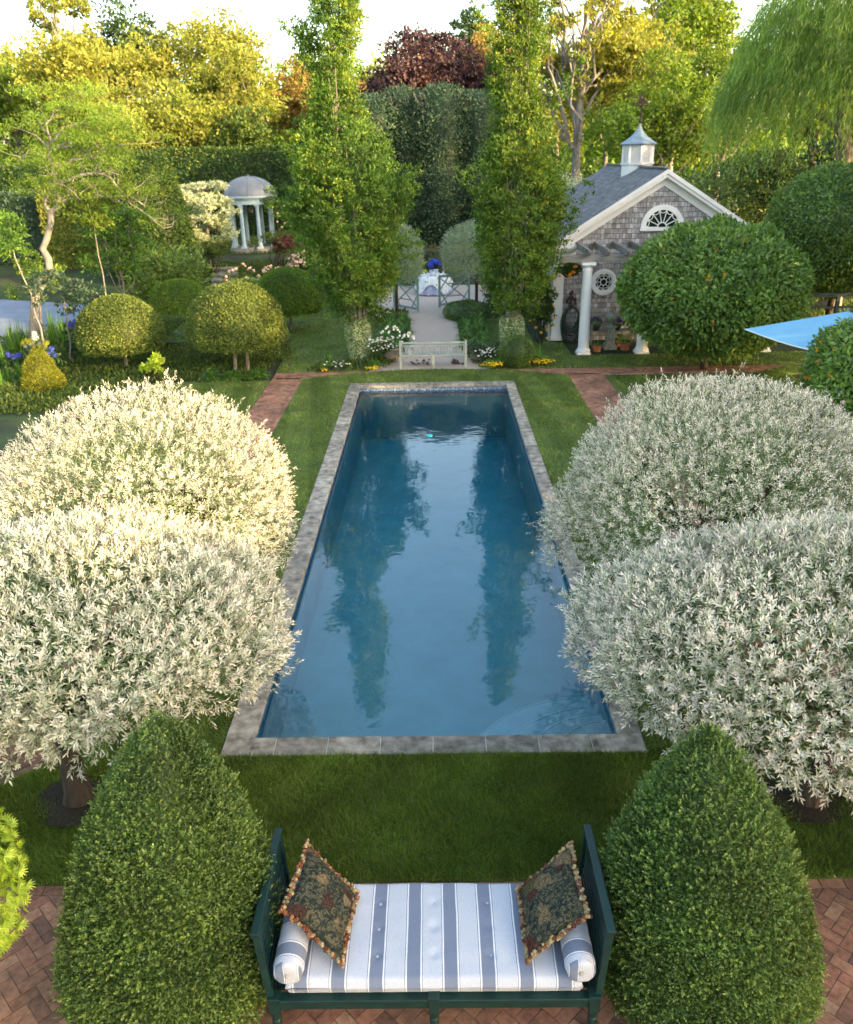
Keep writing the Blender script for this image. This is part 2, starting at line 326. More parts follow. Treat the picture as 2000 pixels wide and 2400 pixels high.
tag(G().add(V, F, smooth=True).build('ground', M_ground, origin=(0,0,0)), kind='structure')

# lawn sheets (z = 0) and grass
LAWN = []
def clip(poly, x0, x1, y0, y1):
    def cut(P, f, k):
        out = []
        for i in range(len(P)):
            a, b = P[i-1], P[i]; fa, fb = f(a), f(b)
            if fa >= 0: out.append(a)
            if (fa >= 0) != (fb >= 0):
                t = fa / (fa - fb); out.append((a[0]+(b[0]-a[0])*t, a[1]+(b[1]-a[1])*t))
        return out
    P = list(poly)
    for f in (lambda q: q[0]-x0, lambda q: x1-q[0], lambda q: q[1]-y0, lambda q: y1-q[1]):
        if len(P) < 3: return []
        P = cut(P, f, 0)
    return P if len(P) >= 3 else []
def inpoly(x, y, poly):
    c = np.zeros(len(x), bool); n = len(poly)
    for i in range(n):
        x1, y1 = poly[i]; x2, y2 = poly[(i+1) % n]
        if y1 == y2: continue
        m = ((y1 > y) != (y2 > y)) & (x < (x2-x1)*(y-y1)/(y2-y1) + x1); c ^= m
    return c
arc = [(x, 22.42 + .88*(1-(x/3.62)**2)) for x in np.linspace(3.62, -3.60, 17)]
lawns = [
    [(-4.3,5.225), (4.3,5.225), (4.3,6.3), (3.9,6.83), (-3.9,6.83), (-4.4,6.36)],
    [(-6.6,5.225), (-4.3,5.225), (-4.4,6.36), (-6.6,5.75)], [(4.3,5.225), (6.6,5.225), (6.6,5.75), (4.3,6.3)],
    [(-3.85,6.83), (-2.255,6.83), (-2.255,21.78), (-3.60,21.78), (-3.60,7.7)],
    [(2.115,6.83), (3.85,6.83), (3.64,7.7), (3.64,21.78), (2.115,21.78)],
    [(-3.60,21.78), (3.64,21.78)] + arc,
    [(-8.6,9.0), (-4.47,9.0), (-4.47,22.25), (-7.6,22.25)], [(4.62,9.0), (9.5,9.0), (9.5,22.2), (4.62,22.2)],
    [(-4.5,23.15), (-1.9,23.15), (-1.55,24.2), (-1.35,25), (-1.35,31), (-4.0,33.5), (-6.0,34.5), (-6.0,30.5), (-4.7,28.3), (-4.55,26.5)],
    [(1.6,23.15), (14.5,23.15), (14.5,24.75), (4.1,24.75), (4.1,26.6), (3.2,26.6), (3.2,31), (1.5,31), (1.4,25)],
    [(8.5,22.2),(20,22.2),(20,23.15),(10,23.15)],
]
def lawn_sheet(polys, name, z=0.0, mat=None):
    g = G()
    for P in polys:
        Pp = np.array([(x, y, z) for x, y in P]); off = np.array([0, 0, -.05])
        g.add(Pp, [list(range(len(P)))]); n = len(P)
        g.add(np.vstack([Pp, Pp+off]), [[i, i+n, (i+1) % n + n, (i+1) % n] for i in range(n)])
    return tag(g.build(name, mat or M_lawn, origin=(0,0,0)), kind='structure')
lawn_sheet(lawns, 'lawn', .006)
rs = np.random.RandomState(5); np.random.seed(11)
def area(P): return abs(sum(P[i-1][0]*P[i][1]-P[i][0]*P[i-1][1] for i in range(len(P))))/2
def scatter(P, dens, rs=rs):
    P_ = np.array(P); x0, y0 = P_.min(0); x1, y1 = P_.max(0); n = int((x1-x0)*(y1-y0)*dens)
    x = rs.uniform(x0, x1, n); y = rs.uniform(y0, y1, n); k = inpoly(x, y, P); return x[k], y[k]
g = G()
for P in lawns:
    yc = np.mean([q[1] for q in P]); near = min(q[1] for q in P)
    bands = [(5.15, 6.9, 12000, .060, .0068), (6.9, 10, 5200, .045, .007), (10, 15, 2600, .042, .009), (15, 22.6, 1300, .042, .012), (22.6, 35, 480, .05, .02)]
    for y0, y1, dn, h, w in bands:
        Q = clip([tuple(q) for q in P], -99, 99, y0, y1)
        if not Q: continue
        x, y = scatter(Q, dn)
        n = len(x); cl = noise3(np.stack([x, y, 0*x], 1), .9, 3)
        D = np.stack([rs.normal(0, .45, n), rs.normal(0, .45, n), np.ones(n)], 1)
        stripe = np.sign(np.sin((x*.93 + y*.12) * 2*PI/.95)) * ((y > 6.9) & (y < 22.6)); D[:, 1] += .55*stripe; D[:, 0] += .4*noise3(np.stack([x, y, 0*x], 1), 1.7, 8); D[:, 1] += .4*noise3(np.stack([x, y, 0*x], 1), 1.7, 9)
        D = D * (h * rs.uniform(.6, 1.25, n) * (1 + .2*cl))[:, None]
        rn = np.clip(rs.beta(2, 2.4, n) + .12*cl + .07*noise3(np.stack([x, y, 0*x], 1), .25, 12) + .07*stripe, 0, 1)  # mowing stripes: the sheen of leaning blades is also put into their tone
        g.blades(np.stack([x, y, np.full(n, .004)], 1), D, w, 0, rn)
tag(g.build('grass', M_grass, origin=(0,0,0)), 'short mown green grass blades covering the lawns round the pool', 'grass', kind='stuff')

# ------------------------------------------------------------------ bricks
def herring(g, x0, x1, y0, y1, L=.2, W=.1, ang=PI/4, ztop=0.0, th=.05, gap=.006, poly=None):
    R = rotz(ang)[:2, :2]; cx, cy = (x0+x1)/2, (y0+y1)/2; ext = math.hypot(x1-x0, y1-y0)/2 + .5
    nn = int(ext/W) + 4
    for i in range(-nn, nn):
        for j in range(-nn, nn):
            k = (i - j) % 4
            rects = [(i*W, j*W, (i+2)*W, (j+1)*W)] if k == 0 else [(i*W, j*W, (i+1)*W, (j+2)*W)] if k == 3 else []
            for a0, b0, a1, b1 in rects:
                q = [(a0+gap/2, b0+gap/2), (a1-gap/2, b0+gap/2), (a1-gap/2, b1-gap/2), (a0+gap/2, b1-gap/2)]
                q = [tuple(R @ np.array(t) + (cx, cy)) for t in q]
                q = clip(q, x0, x1, y0, y1)
                if not q or area(q) < .0006: continue
                c = np.mean(q, 0)
                if poly is not None and not inpoly(np.array([c[0]]), np.array([c[1]]), poly)[0]: continue
                zt = ztop + rs.uniform(-.003, .003); n = len(q); Q = np.array([(a, b, zt) for a, b in q]); B = Q.copy(); B[:, 2] = ztop - th
                rn = rs.beta(2.2, 2.0); g.add(Q, [list(range(n))], 0, rn); g.add(np.vstack([B, Q]), [[t, (t+1) % n, n+(t+1) % n, n+t] for t in range(n)], 0, rn)
def course(g, a, b, L=.2, W=.1, z=0.002):
    a = np.array(a, float); b = np.array(b, float); d = b-a; T_ = np.linalg.norm(d); n = max(1, int(T_/L)); d /= T_; ang = math.atan2(d[1], d[0])
    for i in range(n):
        c = a + d*(i+.5)*T_/n; g.box((c[0], c[1], z-.025), (T_/n-.007, W-.006, .05), rotz(ang), 0, rs.beta(2.2, 2))
def paving(name, rects, courses, polys=(), sizes=.2):
    g = G()
    for r in rects: herring(g, *r)
    for P in polys:
        A = np.array(P); herring(g, A[:,0].min(), A[:,0].max(), A[:,1].min(), A[:,1].max(), poly=P)
    for a, b in courses: course(g, a, b)
    ob = tag(g.build(name, M_brick, origin=(0,0,0)), kind='structure')
    h = G()
    for x0, x1, y0, y1 in rects: h.bx(x0, x1, y0, y1, -.05, -.008)
    for P in polys: h.add([(x, y, -.0085) for x, y in P], [list(range(len(P)))])
    for a, b in courses: h.bar((*a, -.03), (*b, -.03), .104, .042)
    tag(h.build(name + '_bed', M_mortar, origin=(0,0,0)), kind='structure')
paving('terrace', [(-6.6, 6.6, 2.2, 5.12)], [((-6.6, 5.172), (6.6, 5.172))])
paving('brick_walk', [(-4.36, -3.71, 7.75, 22.45), (3.75, 4.51, 7.75, 22.45), (-4.36, 1.0, 22.58, 23.05), (1.0, 14.0, 22.58, 23.05)],
       [((-4.41, 9.1), (-4.41, 23.1)), ((-3.655, 7.75), (-3.655, 22.5)), ((3.70, 7.75), (3.70, 22.5)), ((4.56, 9.1), (4.56, 22.5)),
        ((-3.6, 22.53), (3.6, 22.53)), ((-4.36, 23.1), (14.0, 23.1)), ((4.6, 22.53), (14.0, 22.53)), ((-3.66,7.72),(-3.9,6.92)), ((-3.9,6.92),(-4.45,6.42)), ((-4.45,6.42),(-6.6,5.82)), ((3.7,7.72),(3.95,6.92)), ((3.95,6.92),(4.45,6.42)), ((4.45,6.42),(6.6,5.82))],
       [[(-3.72,7.74), (-3.95,6.95), (-4.5,6.47), (-6.6,5.88), (-6.6,7.6), (-4.9,8.3), (-4.36,9.1)], [(3.76,7.74), (4.0,6.95), (4.5,6.47), (6.6,5.88), (6.6,7.6), (5.1,8.3), (4.51,9.1)]])
# gravel path
gp_ = [(-1.9,23.16), (1.6,23.16), (1.35,24.6), (.86,25.4), (.84,31.2), (1.9,33.2), (2.6,36), (2.4,39.5), (-2.6,39.5), (-2.8,36), (-1.9,33.2), (-.84,31.2), (-.8,25.4), (-1.5,24.3)]
tag(G().add([(x, y, -.012) for x, y in gp_], [list(range(len(gp_)))]).build('gravel_path', M_gravel, origin=(0,0,0)), kind='structure')
tag(G().add([(-40,44,.6),(-14,44,.6),(-12.8,40,.3),(-13.6,32,-.02),(-14.6,27,-.02),(-30,24,-.02)], [[0,1,2,3,4,5]]).build('driveway', M_asph, origin=(0,0,0)), kind='structure')
# mulch rings
g = G()
for c in ((-3.45,6.2), (3.4,6.15), (-3.5,8.9)):
    g.add([(c[0]+.42*math.cos(a), c[1]+.36*math.sin(a), .034+.02*math.sin(3*a)) for a in np.linspace(0, 2*PI, 25)[:-1]] + [(c[0], c[1], .09)], [[i, (i+1) % 24, 24] for i in range(24)], smooth=True)
tag(g.build('mulch', M_soil, origin=(0,0,0)), kind='structure')

# ------------------------------------------------------------------ pool
pool = thing('swimming_pool', (-.04, 14.3, 0), 'long narrow dark blue plaster pool edged with grey stone coping', 'pool')
x0, x1, y0, y1 = POOL
def poolmat():
    m, nt, b = newmat('pool_plaster'); tc = N(nt, 'TexCoord'); nz = N(nt, 'TexNoise'); nz.inputs['Scale'].default_value = 1.6; nz.inputs['Detail'].default_value = 10; nz.inputs['Roughness'].default_value = .7
    nt.links.new(tc.outputs['Object'], nz.inputs['Vector']); r = ramp(nt, [(.3, (.38,.52,.54)), (.5, (.49,.61,.63)), (.72, (.60,.70,.72))]); nt.links.new(nz.outputs['Fac'], r.inputs[0])
    nt.links.new(r.outputs[0], b.inputs['Base Color']); b.inputs['Roughness'].default_value = .8; return m
M_plaster = poolmat()
def tilemat():
    m, nt, b = newmat('mosaic_tile'); tc = N(nt, 'TexCoord'); vo = N(nt, 'TexVoronoi'); vo.inputs['Scale'].default_value = 34; nt.links.new(tc.outputs['Object'], vo.inputs['Vector'])
    sp = N(nt, 'SeparateColor'); nt.links.new(vo.outputs['Color'], sp.inputs[0])
    r = ramp(nt, [(0, (.05,.09,.17)), (.5, (.12,.19,.28)), (.85, (.22,.30,.38)), (1, (.45,.52,.56))]); nt.links.new(sp.outputs[0], r.inputs[0]); nt.links.new(r.outputs[0], b.inputs['Base Color'])
    b.inputs['Roughness'].default_value = .25; return m
M_tile = tilemat()
zs, zd = -.95, -1.45
g = G(); zt = -.26
fl = [(x0,y0,zs), (x1,y0,zs), (x1,13,-1.15), (x0,13,-1.15), (x1,19,zd), (x0,19,zd), (x1,y1,zd), (x0,y1,zd)]
g.add(fl, [[0,1,2,3], [3,2,4,5], [5,4,6,7]])
g.add([(x0,y0,zt),(x0,y1,zt),fl[7],fl[5],fl[3],fl[0]], [[0,1,2,3,4,5]]); g.add([(x1,y0,zt),fl[1],fl[2],fl[4],fl[6],(x1,y1,zt)], [[0,1,2,3,4,5]])
g.add([(x0,y0,zt),fl[0],fl[1],(x1,y0,zt)], [[0,1,2,3]]); g.add([(x0,y1,zt),(x1,y1,zt),fl[6],fl[7]], [[0,1,2,3]])
g.build('basin', M_plaster, pool)
g = G(); t = .02
g.bx(x0-t, x0, y0-t, y1+t, zt, -.02); g.bx(x1, x1+t, y0-t, y1+t, zt, -.02); g.bx(x0, x1, y0-t, y0, zt, -.02); g.bx(x0, x1, y1, y1+t, zt, -.02)
g.build('tile_band', M_tile, pool)
M_nose = surf('step_nosing', (.88,.90,.92), (.8,.83,.86), 8, .7)
M_step = surf('step_plaster', (.74,.80,.84), (.62,.70,.75), 4, .8)
for r, z in ((.64,-.30), (.96,-.45), (1.30,-.60), (1.72,-.75)):
    pts = [(x1+.0, y0, z)] + [(x1 - r*1.0*math.cos(a), y0 + r*math.sin(a), z) for a in np.linspace(PI/2, 0, 20)]
    G().prism(pts, (0, 0, -.15)).tube([(a_, b_, z+.002) for a_, b_, _ in pts[1:]], .012, 6, 1).build('step', [M_step, M_nose], pool)
def coping(g, side):
    cx0, cx1, cy0, cy1 = CO; th = .07; lip = .022; z0 = -.045; z1 = .025
    def run(a, b, n, f):
        e = np.linspace(a, b, n+1)
        for i in range(n):
            p, q = e[i] + .004, e[i+1] - .004; f(p, q, rs.rand(), rs.uniform(-.003, .003))
    if side == 'v':
        n = 26
        run(y0 - .0, y1 + .0, n, lambda p, q, r, d: g.bx(cx0, x0+lip, p, q, z0, z1+d, 0, r))
        run(y0 - .0, y1 + .0, n, lambda p, q, r, d: g.bx(x1-lip, cx1, p, q, z0, z1+d, 0, r))
    else:
        run(cx0, cx1, 8, lambda p, q, r, d: g.bx(p, q, cy0, y0+lip-.004, z0, z1+d, 0, r))
        run(cx0, cx1, 8, lambda p, q, r, d: g.bx(p, q, y1-lip+.004, cy1, z0, z1+d, 0, r))
g = G(); coping(g, 'v'); coping(g, 'h'); g.build('coping', M_coping, pool, bevel=.010)
g = G(); cx0, cx1, cy0, cy1 = CO
for a, b in (((cx0+.01, x0+.0), (cy0+.01, cy1-.01)), ((x1, cx1-.01), (cy0+.01, cy1-.01))): g.bx(a[0], a[1], b[0], b[1], -.05, .017)
g.bx(x0, x1, cy0+.01, y0, -.05, .017); g.bx(x0, x1, y1, cy1-.01, -.05, .017); g.build('grout', M_grout, pool)
def watermat():
    m, nt, b = newmat('pool_water'); nt.nodes.remove(b); out = nt.nodes['Material Output']
    tc = N(nt, 'TexCoord'); mp = N(nt, 'Mapping'); mp.inputs['Scale'].default_value = (1.0, 1.0, 1); nt.links.new(tc.outputs['Object'], mp.inputs[0])
    n1 = N(nt, 'TexNoise'); n1.inputs['Scale'].default_value = 1.7; n1.inputs['Detail'].default_value = 3; n1.inputs['Distortion'].default_value = .4; nt.links.new(mp.outputs[0], n1.inputs['Vector'])
    n2 = N(nt, 'TexNoise'); n2.inputs['Scale'].default_value = 6.5; n2.inputs['Detail'].default_value = 2; nt.links.new(mp.outputs[0], n2.inputs['Vector'])
    # ripples grow towards the far end, where the return jets stir the water
    sx = N(nt, 'SeparateXYZ'); nt.links.new(tc.outputs['Object'], sx.inputs[0])
    mr = N(nt, 'MapRange'); mr.inputs['From Min'].default_value = -2; mr.inputs['From Max'].default_value = 6.5; mr.inputs['To Min'].default_value = .12; mr.inputs['To Max'].default_value = 1.0
    nt.links.new(sx.outputs['Y'], mr.inputs['Value'])
    ml = N(nt, 'Math', operation='MULTIPLY'); nt.links.new(n2.outputs['Fac'], ml.inputs[0]); nt.links.new(mr.outputs[0], ml.inputs[1])
    m2 = N(nt, 'Math', operation='MULTIPLY_ADD'); nt.links.new(ml.outputs[0], m2.inputs[0]); m2.inputs[1].default_value = .55; nt.links.new(n1.outputs['Fac'], m2.inputs[2])
    bp = N(nt, 'Bump'); bp.inputs['Strength'].default_value = .42; bp.inputs['Distance'].default_value = .010; nt.links.new(m2.outputs[0], bp.inputs['Height'])
    gl = N(nt, 'BsdfGlossy'); gl.inputs['Roughness'].default_value = .0; gl.inputs['Color'].default_value = (1,1,1,1); nt.links.new(bp.outputs[0], gl.inputs['Normal'])
    tr = N(nt, 'BsdfTransparent'); tr.inputs['Color'].default_value = (.80,.95,.97,1)
    fr = N(nt, 'Fresnel'); fr.inputs['IOR'].default_value = 1.6; nt.links.new(bp.outputs[0], fr.inputs['Normal'])
    mx = N(nt, 'MixShader'); nt.links.new(fr.outputs[0], mx.inputs[0]); nt.links.new(tr.outputs[0], mx.inputs[1]); nt.links.new(gl.outputs[0], mx.inputs[2])
    nt.links.new(mx.outputs[0], out.inputs['Surface'])
    ab = N(nt, 'VolumeAbsorption'); ab.inputs['Color'].default_value = (.03,.72,.83,1); ab.inputs['Density'].default_value = .48; nt.links.new(ab.outputs[0], out.inputs['Volume'])
    return m
g = G(); g.bx(x0-.008, x1+.008, y0-.008, y1+.008, -1.9, -.12)
w = g.build('water', watermat(), origin=(-.04, 14.3, -.12)); tag(w, kind='structure')
g = G(); g.lathe([(.001,.035),(.06,.03),(.075,.01),(.075,-.03),(.001,-.04)], (-.13, 17.62, -.115), 16)
tag(g.build('pool_float', surf('turquoise_plastic', (.05,.50,.55), rough=.4)), 'tiny turquoise disc floating near the far end of the pool', 'pool float')

# ------------------------------------------------------------------ daybed and cushions
def stripemat(name, axis, phase, period=.257):
    m, nt, b = newmat(name); tc = N(nt, 'TexCoord'); sx = N(nt, 'SeparateXYZ'); nt.links.new(tc.outputs['Object'], sx.inputs[0])
    nz0 = N(nt, 'TexNoise'); nz0.inputs['Scale'].default_value = 3; nt.links.new(tc.outputs['Object'], nz0.inputs['Vector'])
    wob = N(nt, 'Math', operation='MULTIPLY_ADD'); nt.links.new(nz0.outputs['Fac'], wob.inputs[0]); wob.inputs[1].default_value = .012; nt.links.new(sx.outputs[axis], wob.inputs[2])
    a = N(nt, 'Math', operation='ADD'); nt.links.new(wob.outputs[0], a.inputs[0]); a.inputs[1].default_value = phase + period*40
    d = N(nt, 'Math', operation='DIVIDE'); nt.links.new(a.outputs[0], d.inputs[0]); d.inputs[1].default_value = period
    f = N(nt, 'Math', operation='FRACT'); nt.links.new(d.outputs[0], f.inputs[0])
    W, Bl, Dk, Cr = (.72,.73,.75), (.175,.205,.28), (.09,.11,.17), (.50,.525,.58)
    r = ramp(nt, [(0, Cr), (.262, Dk), (.278, W), (.322, Bl), (.678, W), (.722, Dk), (.738, Cr)], 'CONSTANT'); nt.links.new(f.outputs[0], r.inputs[0])
    nz = N(nt, 'TexNoise'); nz.inputs['Scale'].default_value = 140; nt.links.new(tc.outputs['Object'], nz.inputs['Vector'])
    r2 = ramp(nt, [(.3, (.86,.86,.86)), (.7, (1.08,1.08,1.08))]); nt.links.new(nz.outputs['Fac'], r2.inputs[0])
    nt.links.new(mixc(nt, 'MULTIPLY', 1.0, r.outputs[0], r2.outputs[0]), b.inputs['Base Color']); b.inputs['Roughness'].default_value = .9; b.inputs['Specular IOR Level'].default_value = .2
    b.inputs['Sheen Weight'].default_value = .2
    n4 = N(nt, 'TexNoise'); n4.inputs['Scale'].default_value = 9; n4.inputs['Detail'].default_value = 3; nt.links.new(tc.outputs['Object'], n4.inputs['Vector'])
    bp = N(nt, 'Bump'); bp.inputs['Strength'].default_value = .35; bp.inputs['Distance'].default_value = .012; nt.links.new(n4.outputs['Fac'], bp.inputs['Height']); nt.links.new(bp.outputs[0], b.inputs['Normal'])
    return m
db = thing('daybed', (-.065, 4.33, 0), 'dark green painted wooden daybed with raked slatted ends on the brick terrace', 'daybed')
X0, X1, Y0, Y1 = -1.20, 1.07, 3.90, 4.78
g = G()
g.bx(X0+.06, X1-.06, Y0-.005, Y0+.03, .27, .345); g.bx(X0+.05, X1-.05, Y0-.02, Y0+.055, .347, .372); g.bx(X0+.06, X1-.06, Y1-.03, Y1, .27, .37)
g.bx(X0+.02, X0+.06, Y0+.06, Y1-.06, .27, .37); g.bx(X1-.06, X1-.02, Y0+.06, Y1-.06, .27, .37)
g.build('seat_rail', M_green_p, db, bevel=.006)
g = G()
for i in range(8): g.bx(X0+.07, X1-.07, Y0+.08+i*.09, Y0+.14+i*.09, .355, .371)
g.build('seat_deck', M_green_p, db)
for x in (X0+.045, (X0+X1)/2, X1-.045):
    for y in (Y0+.015, Y1-.03):
        g = G(); g.box((x, y, .31), (.075, .075, .14)); g.lathe([(.022,0),(.030,.02),(.024,.05),(.034,.13),(.026,.145),(.036,.16),(.026,.175),(.034,.19),(.034,.238)], (x, y, 0), 14)
        g.box((x, y, .388), (.085, .085, .018)); g.build('leg', M_green_p, db, bevel=.004)
for s in (-1, 1):
    xb = X0+.02 if s < 0 else X1-.02
    def q(y, z, dx=0): return (xb + s*((z-.38)*.10 + dx), y, z)
    g = G(); z1_ = .93
    # raked posts, front one sweeping forward as it rises
    for yb, yt in ((Y0+.02, Y0+.06), (Y1-.03, Y1+.05)):
        g.bar(q(yb, .36), q((yb+yt)/2, .66), .045, .05); g.bar(q((yb+yt)/2, .65), q(yt, z1_), .045, .05)
    g.bar(q(Y0+.02, z1_+.01), q(Y1+.09, z1_+.01), .06, .035)
    g.bar(q(Y0+.08, z1_-.10), q(Y1+.0, z1_-.10), .022, .17); g.bar(q(Y0+.06, .44), q(Y1-.04, .44), .03, .07)
    g.build('arm_frame', M_green_p, db, bevel=.006)
    for i in range(5):
        z = .51 + i*.06
        G().bar(q(Y0+.07, z), q(Y1-.02, z), .014, .034).build('slat', M_green_p, db, bevel=.003)
# mattress with rounded edges and tufts
def cushion(g, x0, x1, y0, y1, z0, z1, r=.05, nx=72, ny=30, tufts=()):
    u = np.linspace(0, 1, nx); v = np.linspace(0, 1, ny); U, Vv = np.meshgrid(u, v)
    X = x0 + (x1-x0)*U; Y = y0 + (y1-y0)*Vv; e = np.minimum(np.minimum(X-x0, x1-X), np.minimum(Y-y0, y1-Y))
    t = np.clip(e / r, 0, 1); prof = np.sqrt(1-(1-t)**2); zc = (z0+z1)/2; h = (z1-z0)/2
    pts = np.stack([X.ravel(), Y.ravel(), 0*X.ravel()], 1); wv = noise3(pts, 1.1, 4).reshape(X.shape)*.009 + noise3(pts*[1,.35,1], 4.5, 6).reshape(X.shape)*.003
    Zt = zc + h*prof*(.82 + .18*np.clip(e/.22, 0, 1)) + wv; Zb = zc - h*prof
    for tx, ty in tufts: Zt = Zt - .020*np.exp(-((X-tx)**2 + (Y-ty)**2)/(2*.022**2))
    n = nx*ny; idx = np.arange(n).reshape(ny, nx); Fq = np.stack([idx[:-1,:-1], idx[:-1,1:], idx[1:,1:], idx[1:,:-1]], -1).reshape(-1, 4)
    g.add(np.stack([X.ravel(), Y.ravel(), Zt.ravel()], 1), Fq, smooth=True); g.add(np.stack([X.ravel(), Y.ravel(), Zb.ravel()], 1), Fq[:, ::-1], smooth=True)
tf = [(x, y) for x in (-.46, -.06, .335) for y in (4.12, 4.34, 4.56)]
MX0, MX1, MY0, MY1 = -1.075, .945, 3.915, 4.77
mt = thing('mattress', (-.065, 4.33, .372), 'blue and white striped buttoned mattress on the daybed', 'mattress')
g = G(); cushion(g, MX0, MX1, MY0, MY1, .373, .52, .045, 110, 44, tf); g.build('cover', stripemat('stripe_ticking', 'X', -.065-.06+.1285), mt)
M_button = surf('covered_button', (.42,.45,.52), rough=.8); M_buttony = surf('cream_button', (.50,.46,.36), rough=.7)
for tx, ty in tf: G().lathe([(.013,-.004),(.014,.003),(.009,.008),(.001,.010)], (tx, ty, .497), 12).build('button', M_button, mt)
for s, xc, lab in ((-1, -1.045, 'blue striped bolster at the left end of the daybed'), (1, .925, 'blue striped bolster at the right end of the daybed')):
    bt = thing('bolster', (xc, 4.25, .52), lab, 'bolster', 'bolsters on the daybed'); r = .105
    g = G(); prof = []; yb0, yb1 = 3.93, 4.72
    P = [(xc + s*.0 - s*(y-3.93)*.02, y, .60 + .0*y) for y in np.linspace(yb0, yb1, 22)]
    g.tube(P, [r*(.93 if i in (0, 21) else .99 + .015*math.sin(i*1.7)) for i in range(22)], 26)
    g.build('cover', stripemat('stripe_bolster', 'Y', .085), bt)
    g = G()
    nn = 28; rr = [r*.93, r*.9, r*.65, r*.2]; dy = [0, -.022, -.034, -.026]
    V = [(xc + rr[k]*math.cos(a), yb0 + dy[k] - .001, .60 + rr[k]*math.sin(a)*(1 + .03*math.sin(5*a))) for k in range(4) for a in np.arange(nn)*2*PI/nn]
    g.add(V, [[k*nn+i, (k+1)*nn+i, (k+1)*nn+(i+1) % nn, k*nn+(i+1) % nn] for k in range(3) for i in range(nn)], smooth=True); g.add(V[-nn:], [list(range(nn))])
    g.build('end_panel', stripemat('stripe_end', 'X', -.0+.1285, .16), bt)
    G().lathe([(.001,.016),(.014,.012),(.017,.004),(.014,-.002)], (0,0,0), 14).build('button', M_buttony, bt)
    b_ = [o for o in bt.children if o.name.startswith('button')][0]; b_.rotation_euler = (PI/2, 0, 0); b_.data.transform(Matrix.Translation(Vector((xc, 4.25, .52)))); b_.location = (xc-bt.location.x, yb0-.030-bt.location.y, .60-bt.location.z)
def tapestry():
    m, nt, b = newmat('tapestry'); tc = N(nt, 'TexCoord'); v = tc.outputs['Object']
    nd = N(nt, 'TexNoise'); nd.inputs['Scale'].default_value = 9; nd.inputs['Detail'].default_value = 3; nt.links.new(v, nd.inputs['Vector'])
    ad = N(nt, 'VectorMath', operation='MULTIPLY_ADD'); nt.links.new(nd.outputs['Color'], ad.inputs[0]); ad.inputs[1].default_value = (.16,.16,.16); nt.links.new(v, ad.inputs[2])
    vo = N(nt, 'TexVoronoi'); vo.inputs['Scale'].default_value = 5.6; vo.inputs['Randomness'].default_value = .9; nt.links.new(ad.outputs[0], vo.inputs['Vector'])
    base = ramp(nt, [(.35, (.010,.020,.020)), (.5, (.03,.035,.025)), (.58, (.12,.105,.06)), (.66, (.02,.03,.027))]); n2 = N(nt, 'TexNoise'); n2.inputs['Scale'].default_value = 16; n2.inputs['Detail'].default_value = 4; n2.inputs['Distortion'].default_value = 2.5
    nt.links.new(v, n2.inputs['Vector']); nt.links.new(n2.outputs['Fac'], base.inputs[0])
    sp = N(nt, 'SeparateColor'); nt.links.new(vo.outputs['Color'], sp.inputs[0])
    fc = ramp(nt, [(0, (.20,.155,.09)), (.3, (.09,.035,.028)), (.5, (.22,.18,.12)), (.62, (.06,.035,.028)), (.82, (.12,.105,.05)), (1, (.15,.085,.06))], 'CONSTANT'); nt.links.new(sp.outputs[0], fc.inputs[0])
    n3 = N(nt, 'TexVoronoi'); n3.inputs['Scale'].default_value = 60; nt.links.new(ad.outputs[0], n3.inputs['Vector'])
    r3 = ramp(nt, [(0, (1.5,1.45,1.3)), (.35, (.9,.85,.8)), (.7, (.45,.42,.38))]); nt.links.new(n3.outputs['Distance'], r3.inputs[0])
    fl = mixc(nt, 'MULTIPLY', 1.0, fc.outputs[0], r3.outputs[0])
    k = ramp(nt, [(.38, (1,1,1)), (.47, (0,0,0))]); nt.links.new(vo.outputs['Distance'], k.inputs[0])
    nt.links.new(mixc(nt, 'MIX', k.outputs[0], base.outputs[0], fl), b.inputs['Base Color']); b.inputs['Roughness'].default_value = .95; b.inputs['Specular IOR Level'].default_value = .15
    return m
M_tap = tapestry()
M_fringe = leafmat('tassel', [(0, (.11,.045,.025)), (.35, (.20,.09,.045)), (.5, (.30,.21,.09)), (.8, (.38,.31,.16)), (1, (.20,.17,.09))], .05, .9, 30, .2, .1)
